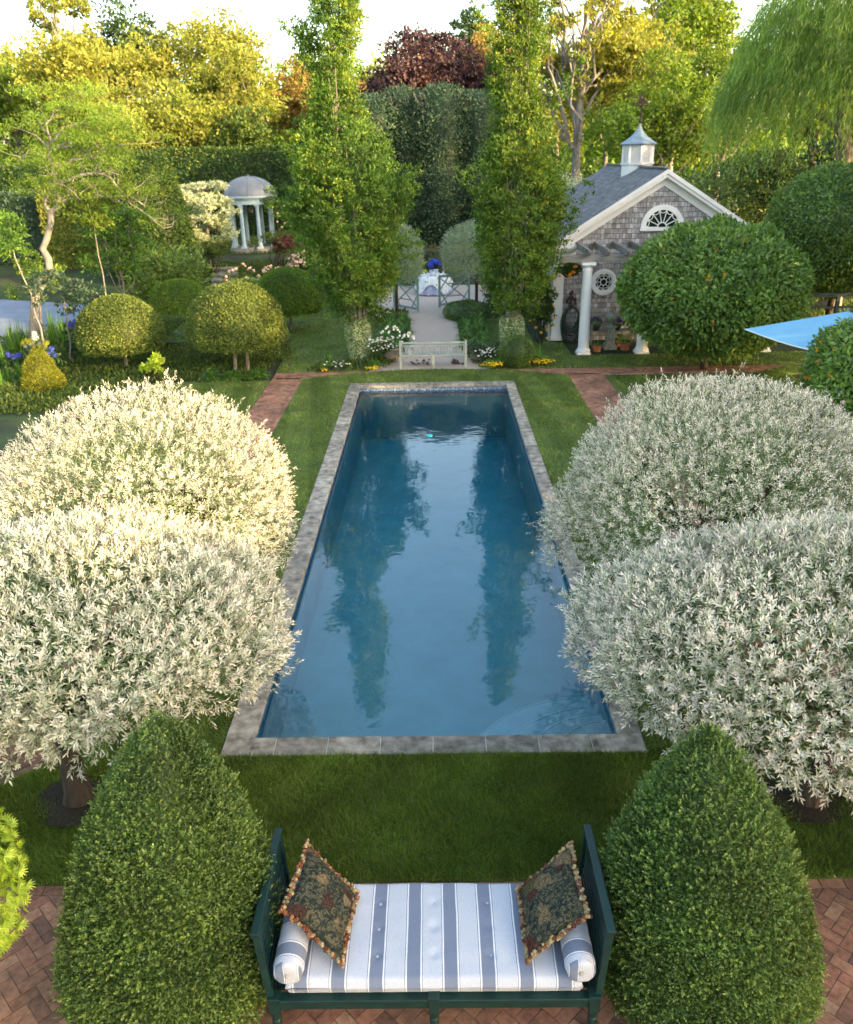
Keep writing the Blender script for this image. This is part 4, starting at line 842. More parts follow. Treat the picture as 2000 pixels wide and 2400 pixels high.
# round window
ox, oz = 5.32, 1.82; g = G(); ringslab(g, ox, oz, .255, .315, 0, 2*PI, WY-.06, .055, 40); ringslab(g, ox, oz, .315, .40, 0, 2*PI, WY-.085, .08, 40); win = g.build('round_window', M_white_p, house)
g = G(); g.prism([(x, WY-.012, z) for x, z in arcpts(ox, oz, .256, 0, 2*PI, 33)[:-1]], (0, .008, 0)); g.build('pane', M_glass, win)
g = G(); ringslab(g, ox, oz, .085, .105, 0, 2*PI, WY-.045, .030, 20)
for i in range(8):
    a = PI*i/4 + PI/8*0; g.bar((ox+.105*math.cos(a), WY-.03, oz+.105*math.sin(a)), (ox+.253*math.cos(a), WY-.03, oz+.253*math.sin(a)), .022, .018)
    a += PI/8; ringslab(g, ox+.275*math.cos(a), oz+.275*math.sin(a), .075, .09, a+PI-1.15, a+PI+1.15, WY-.042, .025, 8)
g.build('muntin', M_white_p, win)
# cupola
cx, cy, cz = HX, 30.6, 5.03
cu = G(); cu.lathe([(.52,-.42),(.52,.10)], (cx, cy, cz), 8, smooth=False); cu.lathe([(.57,.10),(.58,.16),(.50,.17)], (cx, cy, cz), 8, smooth=False); cu.lathe([(.46,.17),(.46,.72)], (cx, cy, cz), 8, smooth=False); cup = cu.build('cupola', M_white_p, house)
g = G()
for k in range(8):
    a0 = 2*PI*k/8; p = np.array([cx+.50*math.cos(a0), cy+.50*math.sin(a0), 0]); q = np.array([cx+.50*math.cos(a0+PI/4), cy+.50*math.sin(a0+PI/4), 0])
    g.bar(p+[0,0,cz+.17], p+[0,0,cz+.72], .07, .07)
    for i in range(9):
        z = cz+.22+i*.056; g.bar(p*.985+q*.015+[0,0,z], q*.985+p*.015+[0,0,z], .035, .022)
    g.bar(p+[0,0,cz+.70], q+[0,0,cz+.70], .07, .05)
g.build('louver', M_white_p, cup)
prof = [(.60*(1-t)**1.9+.035, .74 + .62*t) for t in np.linspace(0, 1, 12)]; G().lathe([(.60,.70)] + prof, (cx, cy, cz), 8, smooth=False).build('cupola_roof', M_copperp, cup)
g = G(); g.tube([(cx,cy,cz+1.30),(cx,cy,cz+2.10)], .018, 8); g.blob((cx,cy,cz+1.42), (.06,.06,.06)); g.blob((cx,cy,cz+1.66), (.04,.04,.04))
g.bar((cx-.2,cy,cz+1.56), (cx+.2,cy,cz+1.56), .012, .012); g.bar((cx,cy-.2,cz+1.56), (cx,cy+.2,cz+1.56), .012, .012); g.tube([(cx+.18,cy,cz+1.5),(cx+.22,cy,cz+1.44),(cx+.42,cy,cz+1.42),(cx+.44,cy,cz+1.2)], .012, 6)
g.prism([(cx-.20,cy-.03,cz+1.87),(cx+.18,cy-.03,cz+1.87),(cx+.24,cy-.03,cz+1.92),(cx-.22,cy-.03,cz+1.92)][::-1], (0,.06,0))
g.prism([(cx-.19,cy-.006,cz+1.94),(cx-.01,cy-.006,cz+1.94),(cx-.01,cy-.006,cz+2.30)], (0,.012,0)); g.prism([(cx+.02,cy-.006,cz+1.94),(cx+.2,cy-.006,cz+1.94),(cx+.02,cy-.006,cz+2.2)], (0,.012,0)); g.build('weathervane', M_iron, cup)

# pergola on fluted columns
pg = thing('pergola', (7.2, 25.8, 0), 'weathered pergola on white fluted columns against the shingled gable', 'pergola')
for x in (4.46, 6.20, 7.98, 9.80):
    g = G(); g.bx(x-.20, x+.20, 24.70, 25.10, 0, .07); g.lathe([(.20,.07),(.215,.10),(.20,.14),(.17,.15),(.175,.18),(.165,.20)], (x, 24.9, 0), 28); g.lathe([(.160,.20),(.158,.9),(.148,1.7),(.134,2.42)], (x, 24.9, 0), 40, flute=.07)
    g.lathe([(.142,2.42),(.142,2.47),(.130,2.48),(.135,2.54),(.175,2.59)], (x, 24.9, 0), 28); g.bx(x-.20, x+.20, 24.70, 25.10, 2.59, 2.665); g.build('column', M_white_p, pg)
g = G(); g.bx(3.66, 10.1, 24.81, 24.985, 2.668, 2.86); g.build('beam', M_oldwood, pg, bevel=.008)
for i in range(11):
    x = 4.42 + i*.545; G().prism([(x-.035, 24.48, 2.97), (x-.035, 24.56, 2.862), (x-.035, 26.80, 2.862), (x-.035, 26.80, 3.035), (x-.035, 24.48, 3.035)], (.07,0,0)).build('rafter', M_oldwood, pg)
# hose, ornament, bench, urn, pots by the wall
g = G(); rs = np.random.RandomState(4)
for k in range(11):
    w_ = .20 + .13*k/10; h_ = .30 + .27*k/10; zc_ = 1.10 - h_; yy = 26.70 + .035*rs.normal()
    g.tube([(4.36 + w_*(1 if True else 0)*math.cos(t) + .01*math.sin(3*t+k), yy + .02*math.sin(2*t+k), zc_ + h_*math.sin(t) - .05*rs.rand()) for t in np.linspace(0, 2*PI, 37)[:-1]], .019, 7, closed=True)
tag(g.build('garden_hose', M_hose), 'dark green coiled hose hanging on the shingle wall by the white pilaster', 'garden hose')
g = G()
for k in range(26):
    a = rs.uniform(-.2, PI+.2); r_ = rs.uniform(.06, .22); g.blob((4.34+.16*math.cos(a)*rs.rand(), 26.74, 1.22+r_*math.sin(a)*1.6), (.035,.02,.05), 6, 5, lump=.3, seed=k)
g.bar((4.34, 26.78, 1.0), (4.34, 26.78, 1.3), .05, .03); g.bar((4.34, 26.72, 1.11), (4.34, 26.86, 1.11), .16, .04); tag(g.build('hose_bracket', M_iron), 'rusty leaf-shaped iron bracket above the coiled hose', 'bracket')
bn = thing('garden_bench', (5.6, 26.3, 0), 'mossy wooden bench against the shingle wall behind the stone urn', 'bench')
g = G(); [g.bx(4.88, 6.4, 26.08+i*.1, 26.15+i*.1, .42, .445) for i in range(4)]; g.build('seat', M_oldwood, bn)
g = G(); g.bx(4.86, 6.42, 26.50, 26.55, .80, .92); g.bx(4.86, 6.42, 26.50, 26.54, .50, .56); [g.bx(4.95+i*.14, 5.01+i*.14, 26.51, 26.53, .56, .80) for i in range(10)]; g.build('backrest', M_oldwood, bn)
for x in (4.90, 6.38):
    for y, h_ in ((26.08, .62), (26.52, .9)): G().bx(x-.03, x+.03, y-.03, y+.03, 0, h_).build('leg', M_oldwood, bn)
    G().bx(x-.035, x+.035, 26.04, 26.54, .62, .655).build('armrest', M_oldwood, bn)
ur = thing('stone_urn', (5.38, 25.55, 0), 'lichened lidded stone urn standing on a carved pedestal', 'urn')
g = G(); g.bx(5.19,5.57,25.36,25.74,0,.10); g.bx(5.22,5.54,25.39,25.71,.10,.18); g.prism([(5.25,25.42,.18),(5.51,25.42,.18),(5.49,25.42,.66),(5.27,25.42,.66)], (0,.26,0)); g.bx(5.22,5.54,25.39,25.71,.66,.70); g.blob((5.38,25.42,.42), (.07,.02,.11)); g.build('pedestal', M_stone_u, ur, bevel=.008)
G().lathe([(.09,0),(.06,.04),(.05,.08),(.12,.14),(.19,.22),(.20,.27),(.17,.30)], (5.38,25.55,.70), 20).build('bowl', M_stone_u, ur); G().lathe([(.19,0),(.15,.05),(.08,.10),(.04,.12),(.05,.15),(.025,.18),(.045,.22),(.001,.27)], (5.38,25.55,1.0), 18).build('lid', M_stone_u, ur)
def potted(x, y, r, h, leaf, lab, seed, pn=90, L=.26, fl=None, z=0, name='potted_plant', pm=None, kind='blade', W=.022):
    rt = thing(name, (x, y, z), lab, 'potted plant', 'potted plants round the garden'); G().lathe([(r*.68,0),(r*.72,.02),(r*.92,h*.78),(r*.95,h*.80),(r,h*.82),(r*1.02,h),(r*.9,h),(r*.85,h*.88),(.001,h*.86)], (x, y, z), 22).build('pot', pm or M_terra, rt)
    g = G(); rs = np.random.RandomState(seed)
    if kind == 'blade': g.arch_blades((x, y, z+h*.86), pn, L, W, 0, 1.0, rs)
    else: clumps(g, [(x, y, z+h+L*.5, r*1.2, r*1.2, L*.7)], pn*6, .05, .03, seed)
    g.build('foliage', leaf, rt)
    if fl:
        g = G(); D = sph(16, rs); D[:, 2] = np.abs(D[:, 2]); [g.blob(np.array([x, y, z+h+L*.55]) + d*np.array([r*1.1, r*1.1, L*.6]), .035, 7, 5, 0, rs.rand(), lump=.2, seed=i) for i, d in enumerate(D)]; g.build('blossom', fl, rt)
    return rt
potted(4.92, 25.2, .16, .20, M_lily, 'terracotta pot with one tall strap-leaved plant beside the fluted column', 61, 40, .55)
potted(5.80, 25.35, .17, .20, M_citrus, 'low terracotta pot right of the stone urn', 62, 60, .25, kind='bush')
potted(5.68, 25.9, .15, .22, M_citrus, 'small terracotta pot tucked behind the stone urn', 63, 60, .2, kind='bush')
potted(9.35, 25.1, .18, .24, M_citrus, 'terracotta pot with red flowers left of the far right column', 64, 60, .25, flower('red_petal', (.5,.06,.03)), kind='bush')
potted(5.05, 26.2, .15, .16, M_citrus, 'violet pansies in a pot on the mossy bench, left side', 65, 60, .2, M_pur, z=.445, kind='bush', pm=M_hose)
potted(5.72, 26.2, .13, .14, M_citrus, 'violet pansies in a pot on the mossy bench, right of the urn', 66, 60, .2, M_pur, z=.445, kind='bush', pm=M_hose)
# climbing rose on the house corner
def bush(name, c, R, label, cat, leaf, seed, n, L, W, group=None, fl=None, flm=None, fr=.03, z0=None, lump=.25, up=.2, flat=-.6, ncl=14, stem=True, rc=.42, flz=-.1, out=.5):
    base = (c[0], c[1], c[2]-R[2] if z0 is None else z0); rt = thing(name, base, label, cat, group); rs = np.random.RandomState(seed); cl = []
    for k in range(ncl):
        d = sph(1, rs)[0]; q = rs.uniform(.3, .9); r = min(R)*rc*rs.uniform(.7, 1.3); cl.append((*(np.array(c)+d*np.array(R)*q*.8), r*1.2, r*1.2, r))
    g = G(); clumps(g, cl, n, L, W, seed, out=out, up=up)
    g.build('foliage', leaf, rt)
    if stem:
        g = G(); [g.tube(wig(base, cl[i][:3], 6, .1, rs), np.linspace(.03, .008, 6), 5) for i in range(min(6, ncl))]; g.build('stem', M_bark, rt)
    if fl:
        g = G(); D = sph(fl*4, rs); D = D[(D[:, 2] > flz) & (D[:, 1] < .35)][:fl]
        for i, d in enumerate(D): g.blob(np.array(c) + d*np.array(R)*rs.uniform(.86, 1.05), np.array([1,1,.8])*fr*rs.uniform(.7, 1.2), 7, 5, 0, rs.rand(), lump=.25, seed=i)
        g.build('blossom', flm, rt)
    return rt
bush('climbing_rose', (3.35, 26.2, 1.35), (.42, .4, 1.4), 'climbing rose with yellow blooms on the left corner of the shingled house', 'climbing plant', M_olive, 71, 5200, .07, .045, fl=20, flm=flower('apricot_petal', (.75,.50,.12)), fr=.05, z0=0, ncl=26, flz=-.9)
bush('climbing_rose', (4.0, 25.6, 2.42), (.65, .4, .26), 'orange rose spray trailing under the pergola beam', 'climbing plant', M_olive, 72, 1800, .07, .045, fl=14, flm=M_orange, fr=.065, ncl=10, stem=True, flz=-.9)

# ------------------------------------------------------------------ blue parasol
um = thing('parasol', (8.15, 16.7, 0), 'square sky blue canvas parasol with white edging, right side', 'parasol')
A_, B_, C_, D_ = [np.array(v) for v in ((6.45,17.4,2.17), (7.44,15.0,2.12), (9.84,16.0,2.14), (8.85,18.4,2.19))]; pk = np.array([8.15,16.7,2.62])
g = G(); g2 = G()
for a, b_ in ((A_,B_),(B_,C_),(C_,D_),(D_,A_)):
    n = 9; V = []
    for i in range(n):
        t = i/(n-1)
        for j in range(n):
            u = j/(n-1); e = a*(1-u)+b_*u; p = e*(1-t)+pk*t; p = p - np.array([0,0,.06*math.sin(PI*u)*(1-t)]); V.append(p)
    g.add(V, [[i*n+j, i*n+j+1, (i+1)*n+j+1, (i+1)*n+j] for i in range(n-1) for j in range(n-1)], smooth=True)
    g2.tube([a*(1-u)+b_*u - np.array([0,0,.06*math.sin(PI*u)+.012]) for u in np.linspace(0,1,9)], .014, 6)
g.build('canopy', M_can, um); g2.build('edging', M_white_p, um)
for e in (A_,B_,C_,D_): G().bar(pk-[0,0,.04], e-[0,0,.03], .025, .02).build('rib', M_oldwood, um)
G().tube([(8.15,16.7,.05),(8.15,16.7,2.68)], .028, 10).build('pole', M_oldwood, um); G().lathe([(.28,0),(.28,.06),(.06,.09)], (8.15,16.7,0), 20).build('base', M_stone_u, um)
g = G(); g.bx(10.6, 16, 26.2, 26.32, 1.34, 1.46); g.bx(10.6, 16, 26.22, 26.30, .98, 1.05); [g.bx(x, x+.1, 26.2, 26.3, 0, 1.34) for x in (10.6, 12.4, 14.2)]; tag(g.build('rail_fence', M_blind), 'dark teal rail fence behind the blue parasol', 'fence')

# ------------------------------------------------------------------ pale bench, pots, gates, table
pb = thing('trellis_bench', (-.03, 23.55, 0), 'pale painted garden bench with three ring panels in its back, facing away', 'bench')
bx0, bx1, by = -.95, .89, 23.36
for x in (bx0, bx1):
    G().bx(x-.03, x+.03, by-.03, by+.03, 0, .80).build('leg', M_bench_p, pb); G().bx(x-.03, x+.03, by+.42, by+.48, 0, .60).build('leg', M_bench_p, pb); G().bx(x-.035, x+.035, by+.03, by+.50, .60, .635).build('armrest', M_bench_p, pb)
G().bx((bx0+bx1)/2-.03, (bx0+bx1)/2+.03, by-.02, by+.02, 0, .36).build('leg', M_bench_p, pb)
g = G(); g.bx(bx0+.03, bx1-.03, by-.02, by+.02, .715, .765); g.bx(bx0+.03, bx1-.03, by-.015, by+.015, .655, .675); g.bx(bx0+.03, bx1-.03, by-.015, by+.015, .375, .40); w_ = (bx1-bx0)/3
for i in range(3):
    c_ = bx0 + w_*(i+.5); ringslab(g, c_, .528, .105, .128, 0, 2*PI, by-.012, .024, 26)
    for x in (c_-.17, c_+.17, c_-.24, c_+.24): g.bx(x-.008, x+.008, by-.012, by+.012, .40, .655)
    g.bx(c_-.008, c_+.008, by-.01, by+.01, .40, .44); g.bx(c_-.008, c_+.008, by-.01, by+.01, .62, .655)
g.build('backrest', M_bench_p, pb); g = G(); [g.bx(bx0, bx1, by+.04+i*.09, by+.11+i*.09, .36, .385) for i in range(5)]; g.bx(bx0+.03,bx1-.03,by+.42,by+.46,.28,.36); g.build('seat', M_bench_p, pb)
def crate(): pass
M_lath = surf('pot_stone', (.30,.27,.22), (.18,.16,.13), 12, .9, .5, 40)
pt = potted(-.72, 23.62, .15, .22, M_lily, 'blue and white glazed pot with white blooms standing on the pale bench', 67, 50, .32, M_white, z=.388, name='glazed_pot', pm=surf('blue_glaze', (.55,.60,.70), (.06,.10,.32), 9, .25, c3=(.6,.64,.7)))
for i, (x, lab) in enumerate(((1.28, 'grey stone planter of strap leaves right of the pale bench'), (-1.26, 'grey stone planter with white flowers left of the pale bench'))):
    potted(x, 24.35, .27, .42, M_lily, lab, 68+i, 120, .55, M_white if x < 0 else None, name='stone_planter', pm=M_lath)
g = G(); rs = np.random.RandomState(2)
for x in (-.55, -.25, .55, .72): clumps(g, [(x, 23.9, .06, .13, .08, .06)], 120, .05, .02, int(x*10)+50)
tag(g.build('low_plants', M_redm, origin=(0,23.9,0)), 'dark low plants sprouting in the gravel under the pale bench', 'plants', kind='stuff')
for s, hx, hy, fx_, fy_, lab in ((-1, -.60, 32.5, -1.55, 33.55, 'left half of the grey green lattice garden gate'), (1, .24, 33.4, 1.42, 34.0, 'right half of the grey green lattice garden gate')):
    gt = thing('lattice_gate', (hx, hy, 0), lab, 'gate', 'pair of lattice gates at the end of the gravel path'); a = np.array([hx, hy, 0]); b_ = np.array([fx_, fy_, 0]); d = (b_-a)
    def q(u, z): return a + d*u + np.array([0,0,z])
    g = G(); g.bar(q(0,.02), q(0,1.24), .09, .09, up=(1,0,0)); g.bar(q(1,.02), q(1,1.24), .08, .08, up=(1,0,0)); g.bar(q(0,1.20), q(1,1.20), .05, .10); g.bar(q(0,.12), q(1,.12), .05, .09); g.build('frame', M_teal_p, gt, bevel=.004)
    g = G()
    for (u0,z0_,u1,z1_) in ((0,1.16,.5,.66),(.5,.66,1,.16),(1,1.16,.5,.66),(.5,.66,0,.16),(.0,.66,.25,.16),(.0,.66,.3,1.16),(1,.66,.75,.16),(1,.66,.7,1.16),(.28,.9,.72,.9),(.28,.42,.72,.42)): g.bar(q(u0,z0_), q(u1,z1_), .03, .04)
    g.build('lattice', M_teal_p, gt)
M_cloth = None
def clothmat():
    m, nt, b = newmat('botanical_cloth'); tc = N(nt, 'TexCoord'); v = tc.outputs['Object']; vo = N(nt, 'TexVoronoi'); vo.inputs['Scale'].default_value = 5.5; nt.links.new(v, vo.inputs['Vector']); nz = N(nt, 'TexNoise'); nz.inputs['Scale'].default_value = 26; nt.links.new(v, nz.inputs['Vector'])
    k = ramp(nt, [(.24, (1,1,1)), (.30, (0,0,0))]); nt.links.new(vo.outputs['Distance'], k.inputs[0]); gr = ramp(nt, [(.4, (.14,.30,.06)), (.6, (.38,.52,.22))]); nt.links.new(nz.outputs['Fac'], gr.inputs[0])
    o = mixc(nt, 'MIX', k.outputs[0], (.74,.76,.78), gr.outputs[0]); nt.links.new(o, b.inputs['Base Color']); b.inputs['Roughness'].default_value = .9; return m
M_under = surf('blue_print_cloth', (.42,.46,.62), (.12,.15,.42), 30, .9, c3=(.62,.65,.72), detail=8)
tb = thing('round_table', (.03, 37.1, 0), 'round dining table dressed for lunch beyond the lattice gates', 'table')
g = G(); g.lathe([(.001,.74),(.66,.74),(.66,.72),(.05,.70),(.05,.05),(.3,0)][::-1], (.03,37.1,0), 28); g.build('tabletop', M_oldwood, tb)
def cloth(r, z1_, z0_, amp, seed, corners=0, n=96):
    g = G(); V = []; rows = [(0,z1_),(r*.7,z1_),(r,z1_),(r+.02,z1_-.03)] + [(r+.03,None)]*6
    for i, (rr, z) in enumerate(rows):
        for k in range(n):
            a = 2*PI*k/n; f = max(0, (i-3)/6); bot = z0_ + (corners*(.5+.5*math.cos(4*a+.6)) if corners else 0); zz = z if z is not None else z1_-.03 + (bot-z1_+.03)*f
            rad = rr + amp*f*math.sin(a*13+seed) + .10*f; V.append((.03+rad*math.cos(a), 37.1+rad*math.sin(a), zz))
    g.add(V, [[i*n+k, (i+1)*n+k, (i+1)*n+(k+1) % n, i*n+(k+1) % n] for i in range(1, len(rows)-1) for k in range(n)], smooth=True); g.add(V[n:2*n], [list(range(n))]); return g
tag(cloth(.66, .752, .03, .05, 1).build('tablecloth', M_under), 'blue printed floor-length cloth under the white botanical cloth', 'tablecloth'); tag(cloth(.685, .760, .05, .035, 2, .42).build('tablecloth', clothmat()), 'white cloth with green leaf print over the round table', 'tablecloth')
hp = thing('hydrangea_pot', (.03, 37.0, .765), 'blue hydrangeas in a white and blue tub on the round table', 'potted plant')
G().lathe([(.15,0),(.17,.05),(.20,.24),(.215,.28),(.2,.28),(.001,.26)], (.03,37.0,.765), 20).build('pot', surf('blue_white_china', (.60,.66,.74), (.14,.24,.48), 10, .3, c3=(.66,.7,.76)), hp)
g = G(); clumps(g, [(.03,37.0,1.12,.26,.26,.12)], 500, .08, .05, 5); g.build('foliage', M_bgd, hp); g = G(); rs = np.random.RandomState(6)
for i in range(11):
    a = rs.uniform(0,2*PI); c_ = np.array([.03+.24*math.cos(a)*rs.rand()**.5, 36.95+.22*math.sin(a), 1.26+rs.uniform(-.06,.10)]); D = sph(90, rs); g.leaves(c_+D*.10, mixdir(D, rs, .2, 0, 1), D, .05, .045, 0)
g.build('blossom', M_blue, hp)
M_clear = surf('drinking_glass', (.75,.8,.82), (.65,.7,.72), 3, .1, spec=.8)
gl_ = None
for i in range(5):
    a = -2.6 + i*.5; x, y = .03+.48*math.cos(a), 37.1+.48*math.sin(a)
    if gl_ is None: gl_ = tag(G().lathe([(.03,0),(.004,.01),(.004,.07),(.03,.09),(.036,.16),(.033,.16),(.001,.09)], (x,y,.765), 12).build('wine_glass', M_clear, origin=(x,y,.765)), 'clear stemmed glass standing at the front of the round table', 'glass', 'stemmed glasses on the round table')
    else: c_ = copy_tree(gl_); c_.location = (x, y, .765)

# ------------------------------------------------------------------ mushroom-clipped domes, low hedges and beds on the left
def domeprof(r, h, zb): t = np.linspace(0, PI/2, 16); return [(.01, zb+.02), (r*.80, zb), (r*.94, zb+.03*h), (r, zb+.14*h)] + [(r*math.cos(a)**.8, zb + .14*h + .86*h*math.sin(a)) for a in t[1:]]
def dome(x, y, r, h, zb, label, seed, n, leaf, trunks=((0,0),), z0=0, sy=1):
    rt = thing('clipped_dome', (x, y, z0), label, 'topiary', 'clipped mushroom domes left of the path'); g = G(); topiary(g, domeprof(r, h, z0+zb), (x, y, 0), n, .06, .036, seed, lump=.045, lf=.9, depth=.10, stray=.02, sy=sy, out=.6, up=.2, rand=.8); g.build('crown', leaf, rt)
    for a, b in trunks: G().tube([(x+a, y+b, z0), (x+a*.9+.02, y+b*.9, z0+zb*.6), (x+a*.6, y+b*.6, z0+zb+.2)], [.06,.05,.05], 8).build('trunk', M_barkg, rt)
dome(-9.10, 24.3, 1.22, 1.45, .55, 'clipped dome farthest left with gold lit top', 81, 24000, M_dome)
dome(-5.52, 23.5, 1.36, 1.62, .78, 'largest clipped dome, yellow green, in front of the low hedge', 82, 34000, M_dome, ((-.15,-.1),(.2,0)))
dome(-8.75, 29.2, 1.05, 1.15, .62, 'smaller green clipped dome behind the two front ones', 83, 14000, M_bgg)
dome(-5.02, 29.5, 1.12, 1.45, .62, 'dark green clipped dome standing on the lawn near the tall oak', 84, 18000, M_bgg)
def hedge(name, x0, x1, y0, y1, z0, z1, label, leaf, seed, dens, L, W, lump=.03, gold=None, ang=0, cat='hedge', group=None, lf=.5, up=.2, dz=0):
    c = np.array([(x0+x1)/2, (y0+y1)/2, z0]); h = np.array([(x1-x0)/2, (y1-y0)/2, z1-z0]); rs = np.random.RandomState(seed); Rm = rotz(ang)
    A = [h[0]*2*h[1]*2, h[0]*2*h[2], h[0]*2*h[2]*.3, h[1]*2*h[2], h[1]*2*h[2]]; n = int(sum(A)*dens); f = rs.choice(5, n, p=np.array(A)/sum(A)); u, v = rs.uniform(-1, 1, n), rs.rand(n); P = np.zeros((n, 3)); O = np.zeros((n, 3))
    for k, (ax, sg) in enumerate(((2, 1), (1, -1), (1, 1), (0, 1), (0, -1))):
        m = f == k
        if k == 0: P[m] = np.stack([u[m]*h[0], (v[m]*2-1)*h[1], np.full(m.sum(), h[2])], 1)
        elif ax == 1: P[m] = np.stack([u[m]*h[0], np.full(m.sum(), sg*h[1]), v[m]*h[2]], 1)
        else: P[m] = np.stack([np.full(m.sum(), sg*h[0]), u[m]*h[1], v[m]*h[2]], 1)
        O[m, ax] = sg
    P = P + O*(lump*noise3(P, lf, seed) - lump*1.2*rs.rand(n)**2 + .02*rs.rand(n))[:, None]; P = P @ Rm.T + c; O = O @ Rm.T; s = rs.uniform(.7, 1.25, n)
    g = G(); g.leaves(P, mixdir(O, rs, .55, up, .65), O + rs.normal(0, .4, O.shape), L*s, W*s, 0, np.clip(rs.beta(2, 2, n) + .12*noise3(P, lf, seed+1), 0, 1))
    e = lump*2 + .02; g.box(c + [0,0,(h[2]-e)/2], (h[0]*2-2*e, h[1]*2-2*e, h[2]-e), Rm, 0, .12)
    return tag(g.build(name, leaf), label, cat, group)
hedge('box_hedge', -8.2, -4.3, 24.9, 25.5, 0, .62, 'low dark box hedge behind the largest dome', M_box, 85, 900, .045, .028)
hedge('box_hedge', -9.0, -6.4, 27.4, 28.0, 0, .85, 'middle low hedge stepping up behind the domes', M_box, 86, 700, .045, .028)
hedge('box_hedge', -8.1, -7.5, 25.6, 27.3, 0, .68, 'short side hedge linking the two low box hedges', M_box, 87, 700, .045, .028)
hedge('leafy_hedge', -7.9, -4.6, 33.2, 34.0, 0, 1.15, 'shiny leafy low hedge beside the stone steps', M_citrus, 88, 420, .08, .05, .06)
hedge('yew_hedge', -15.3, -6.6, 49.5, 51.5, 1.2, 6.0, 'long dark clipped hedge behind the domed gazebo', M_yew, 89, 120, .17, .09, .10)
hedge('yew_hedge', -30, -17.6, 49, 51, 1.0, 5.35, 'dark clipped hedge at the far left', M_yew, 90, 90, .17, .09, .12)
hedge('hornbeam_hedge', -17.6, -14.6, 39.5, 41, .2, 4.55, 'golden sunlit hornbeam hedge behind the crooked tree', M_bgy, 91, 240, .14, .09, .10)
hedge('hornbeam_hedge', -23.5, -17.7, 40.2, 41.6, .2, 4.2, 'green hornbeam hedge at the left edge beside the golden one', M_grey, 92, 160, .15, .09, .10)
rt = thing('yew_column', (-12.2, 37.6, .2), 'broad dark yew column with gold lit right flank', 'tree'); g = G(); topiary(g, [(1.7,.9),(1.95,1.6),(1.75,3.2),(1.35,4.8),(1.1,5.7),(.5,5.9),(.02,5.92)], (-12.2, 37.6, 0), 26000, .13, .05, 93, lump=.14, lf=.35, depth=.18, sy=.7, out=.7, up=-.1, rand=.5); g.build('crown', M_yew, rt); G().tube([(-12.2,37.6,0),(-12.2,37.6,2)], .2, 9).build('trunk', M_bark, rt)
rt = thing('golden_yew', (-10.55, 22.0, 0), 'small cone of golden yew at the left lawn edge', 'topiary'); g = G(); topiary(g, [(.55,.0),(.50,.25),(.34,.62),(.18,.90),(.03,1.12)], (-10.55, 22.0, 0), 7000, .07, .02, 94, lump=.05, lf=1, depth=.06, out=.6, up=.5, rand=.5); clumps(g, [(-10.75,22,1.2,.14,.14,.07),(-10.35,22,1.16,.12,.12,.06)], 500, .08, .02, 3, up=.5); g.build('foliage', M_gold, rt); G().tube([(-10.55,22,0),(-10.55,22,.5)], .03, 6).build('trunk', M_bark, rt)
bush('gold_leaf_shrub', (-7.75, 22.75, .38), (.52,.4,.22), 'small shrub with bright yellow green whorled leaves at the lawn edge', 'shrub', M_maple, 95, 420, .15, .07, z0=0, ncl=9, lump=.4)
bush('leafy_shrub', (-10.0, 32.3, 1.55), (2.0,1.3,1.35), 'large glossy leaved shrub behind the left domes', 'shrub', M_citrus, 96, 9000, .16, .07, z0=0, ncl=26, out=.6, up=.3)
bush('rose_bush', (-7.7, 34.6, 1.05), (.75,.6,.6), 'rose bush with scattered pale blooms beside the steps', 'shrub', M_olive, 97, 2000, .09, .05, z0=0, fl=22, flm=M_pink, fr=.06)
bush('rose_bush', (-5.45, 37.0, 1.25), (.80,.6,.62), 'rounded bush covered in blush pink blooms right of the steps', 'shrub', M_olive, 98, 2000, .09, .05, z0=.3, fl=110, flm=M_pink, fr=.065, flz=.05)
bush('rose_bush', (-6.75, 36.2, 1.15), (.5,.4,.25), 'low pink rose spray left of the blush bush', 'shrub', M_olive, 99, 900, .08, .045, z0=.2, fl=24, flm=M_pink, fr=.055, flz=.1)
bush('cutleaf_maple', (-9.55, 37.9, 2.0), (1.05,.8,.62), 'low green and red cutleaf maple left of the gazebo steps', 'shrub', M_olive, 100, 3200, .10, .035, z0=.9, up=-.2)
bush('cutleaf_maple', (-7.0, 38.2, 2.15), (1.35,.9,.78), 'wide olive cutleaf maple in front of the gazebo columns', 'shrub', M_olive, 101, 4600, .10, .035, z0=.9, up=-.2)
bush('cutleaf_maple', (-6.55, 37.7, 2.2), (.75,.4,.42), 'dark red maple growing through the wide olive maple', 'shrub', M_redm, 102, 1500, .10, .035, z0=.9, up=-.2)
# cream dogwood in flat tiers
rt = thing('variegated_dogwood', (-10.1, 39.2, 1.0), 'cream variegated dogwood in flat tiers left of the gazebo', 'tree'); rs = np.random.RandomState(7); cl = []
for k in range(62):
    z = 1.7 + 2.9*rs.rand(); w_ = 1.35*math.sqrt(max(.05, 1 - ((z-3.1)/1.9)**2)); a = rs.uniform(0, 2*PI); q = rs.rand()**.5; cl.append((-10.1+w_*q*math.cos(a), 39.2+w_*q*math.sin(a), z, .42, .42, .10))
g = G(); clumps(g, cl, 19000, .10, .06, 8, up=.3, rand=.6); g.build('crown', M_dog, rt); g = G(); g.tube([(-10.1,39.2,.9),(-10.05,39.2,3),(-10.1,39.2,4.5)], [.08,.05,.02], 7); [g.tube([(-10.08,39.2,c[2]-.15), c[:3]], [.025,.01], 5) for c in cl[::2]]; g.build('trunk', M_barkg, rt)
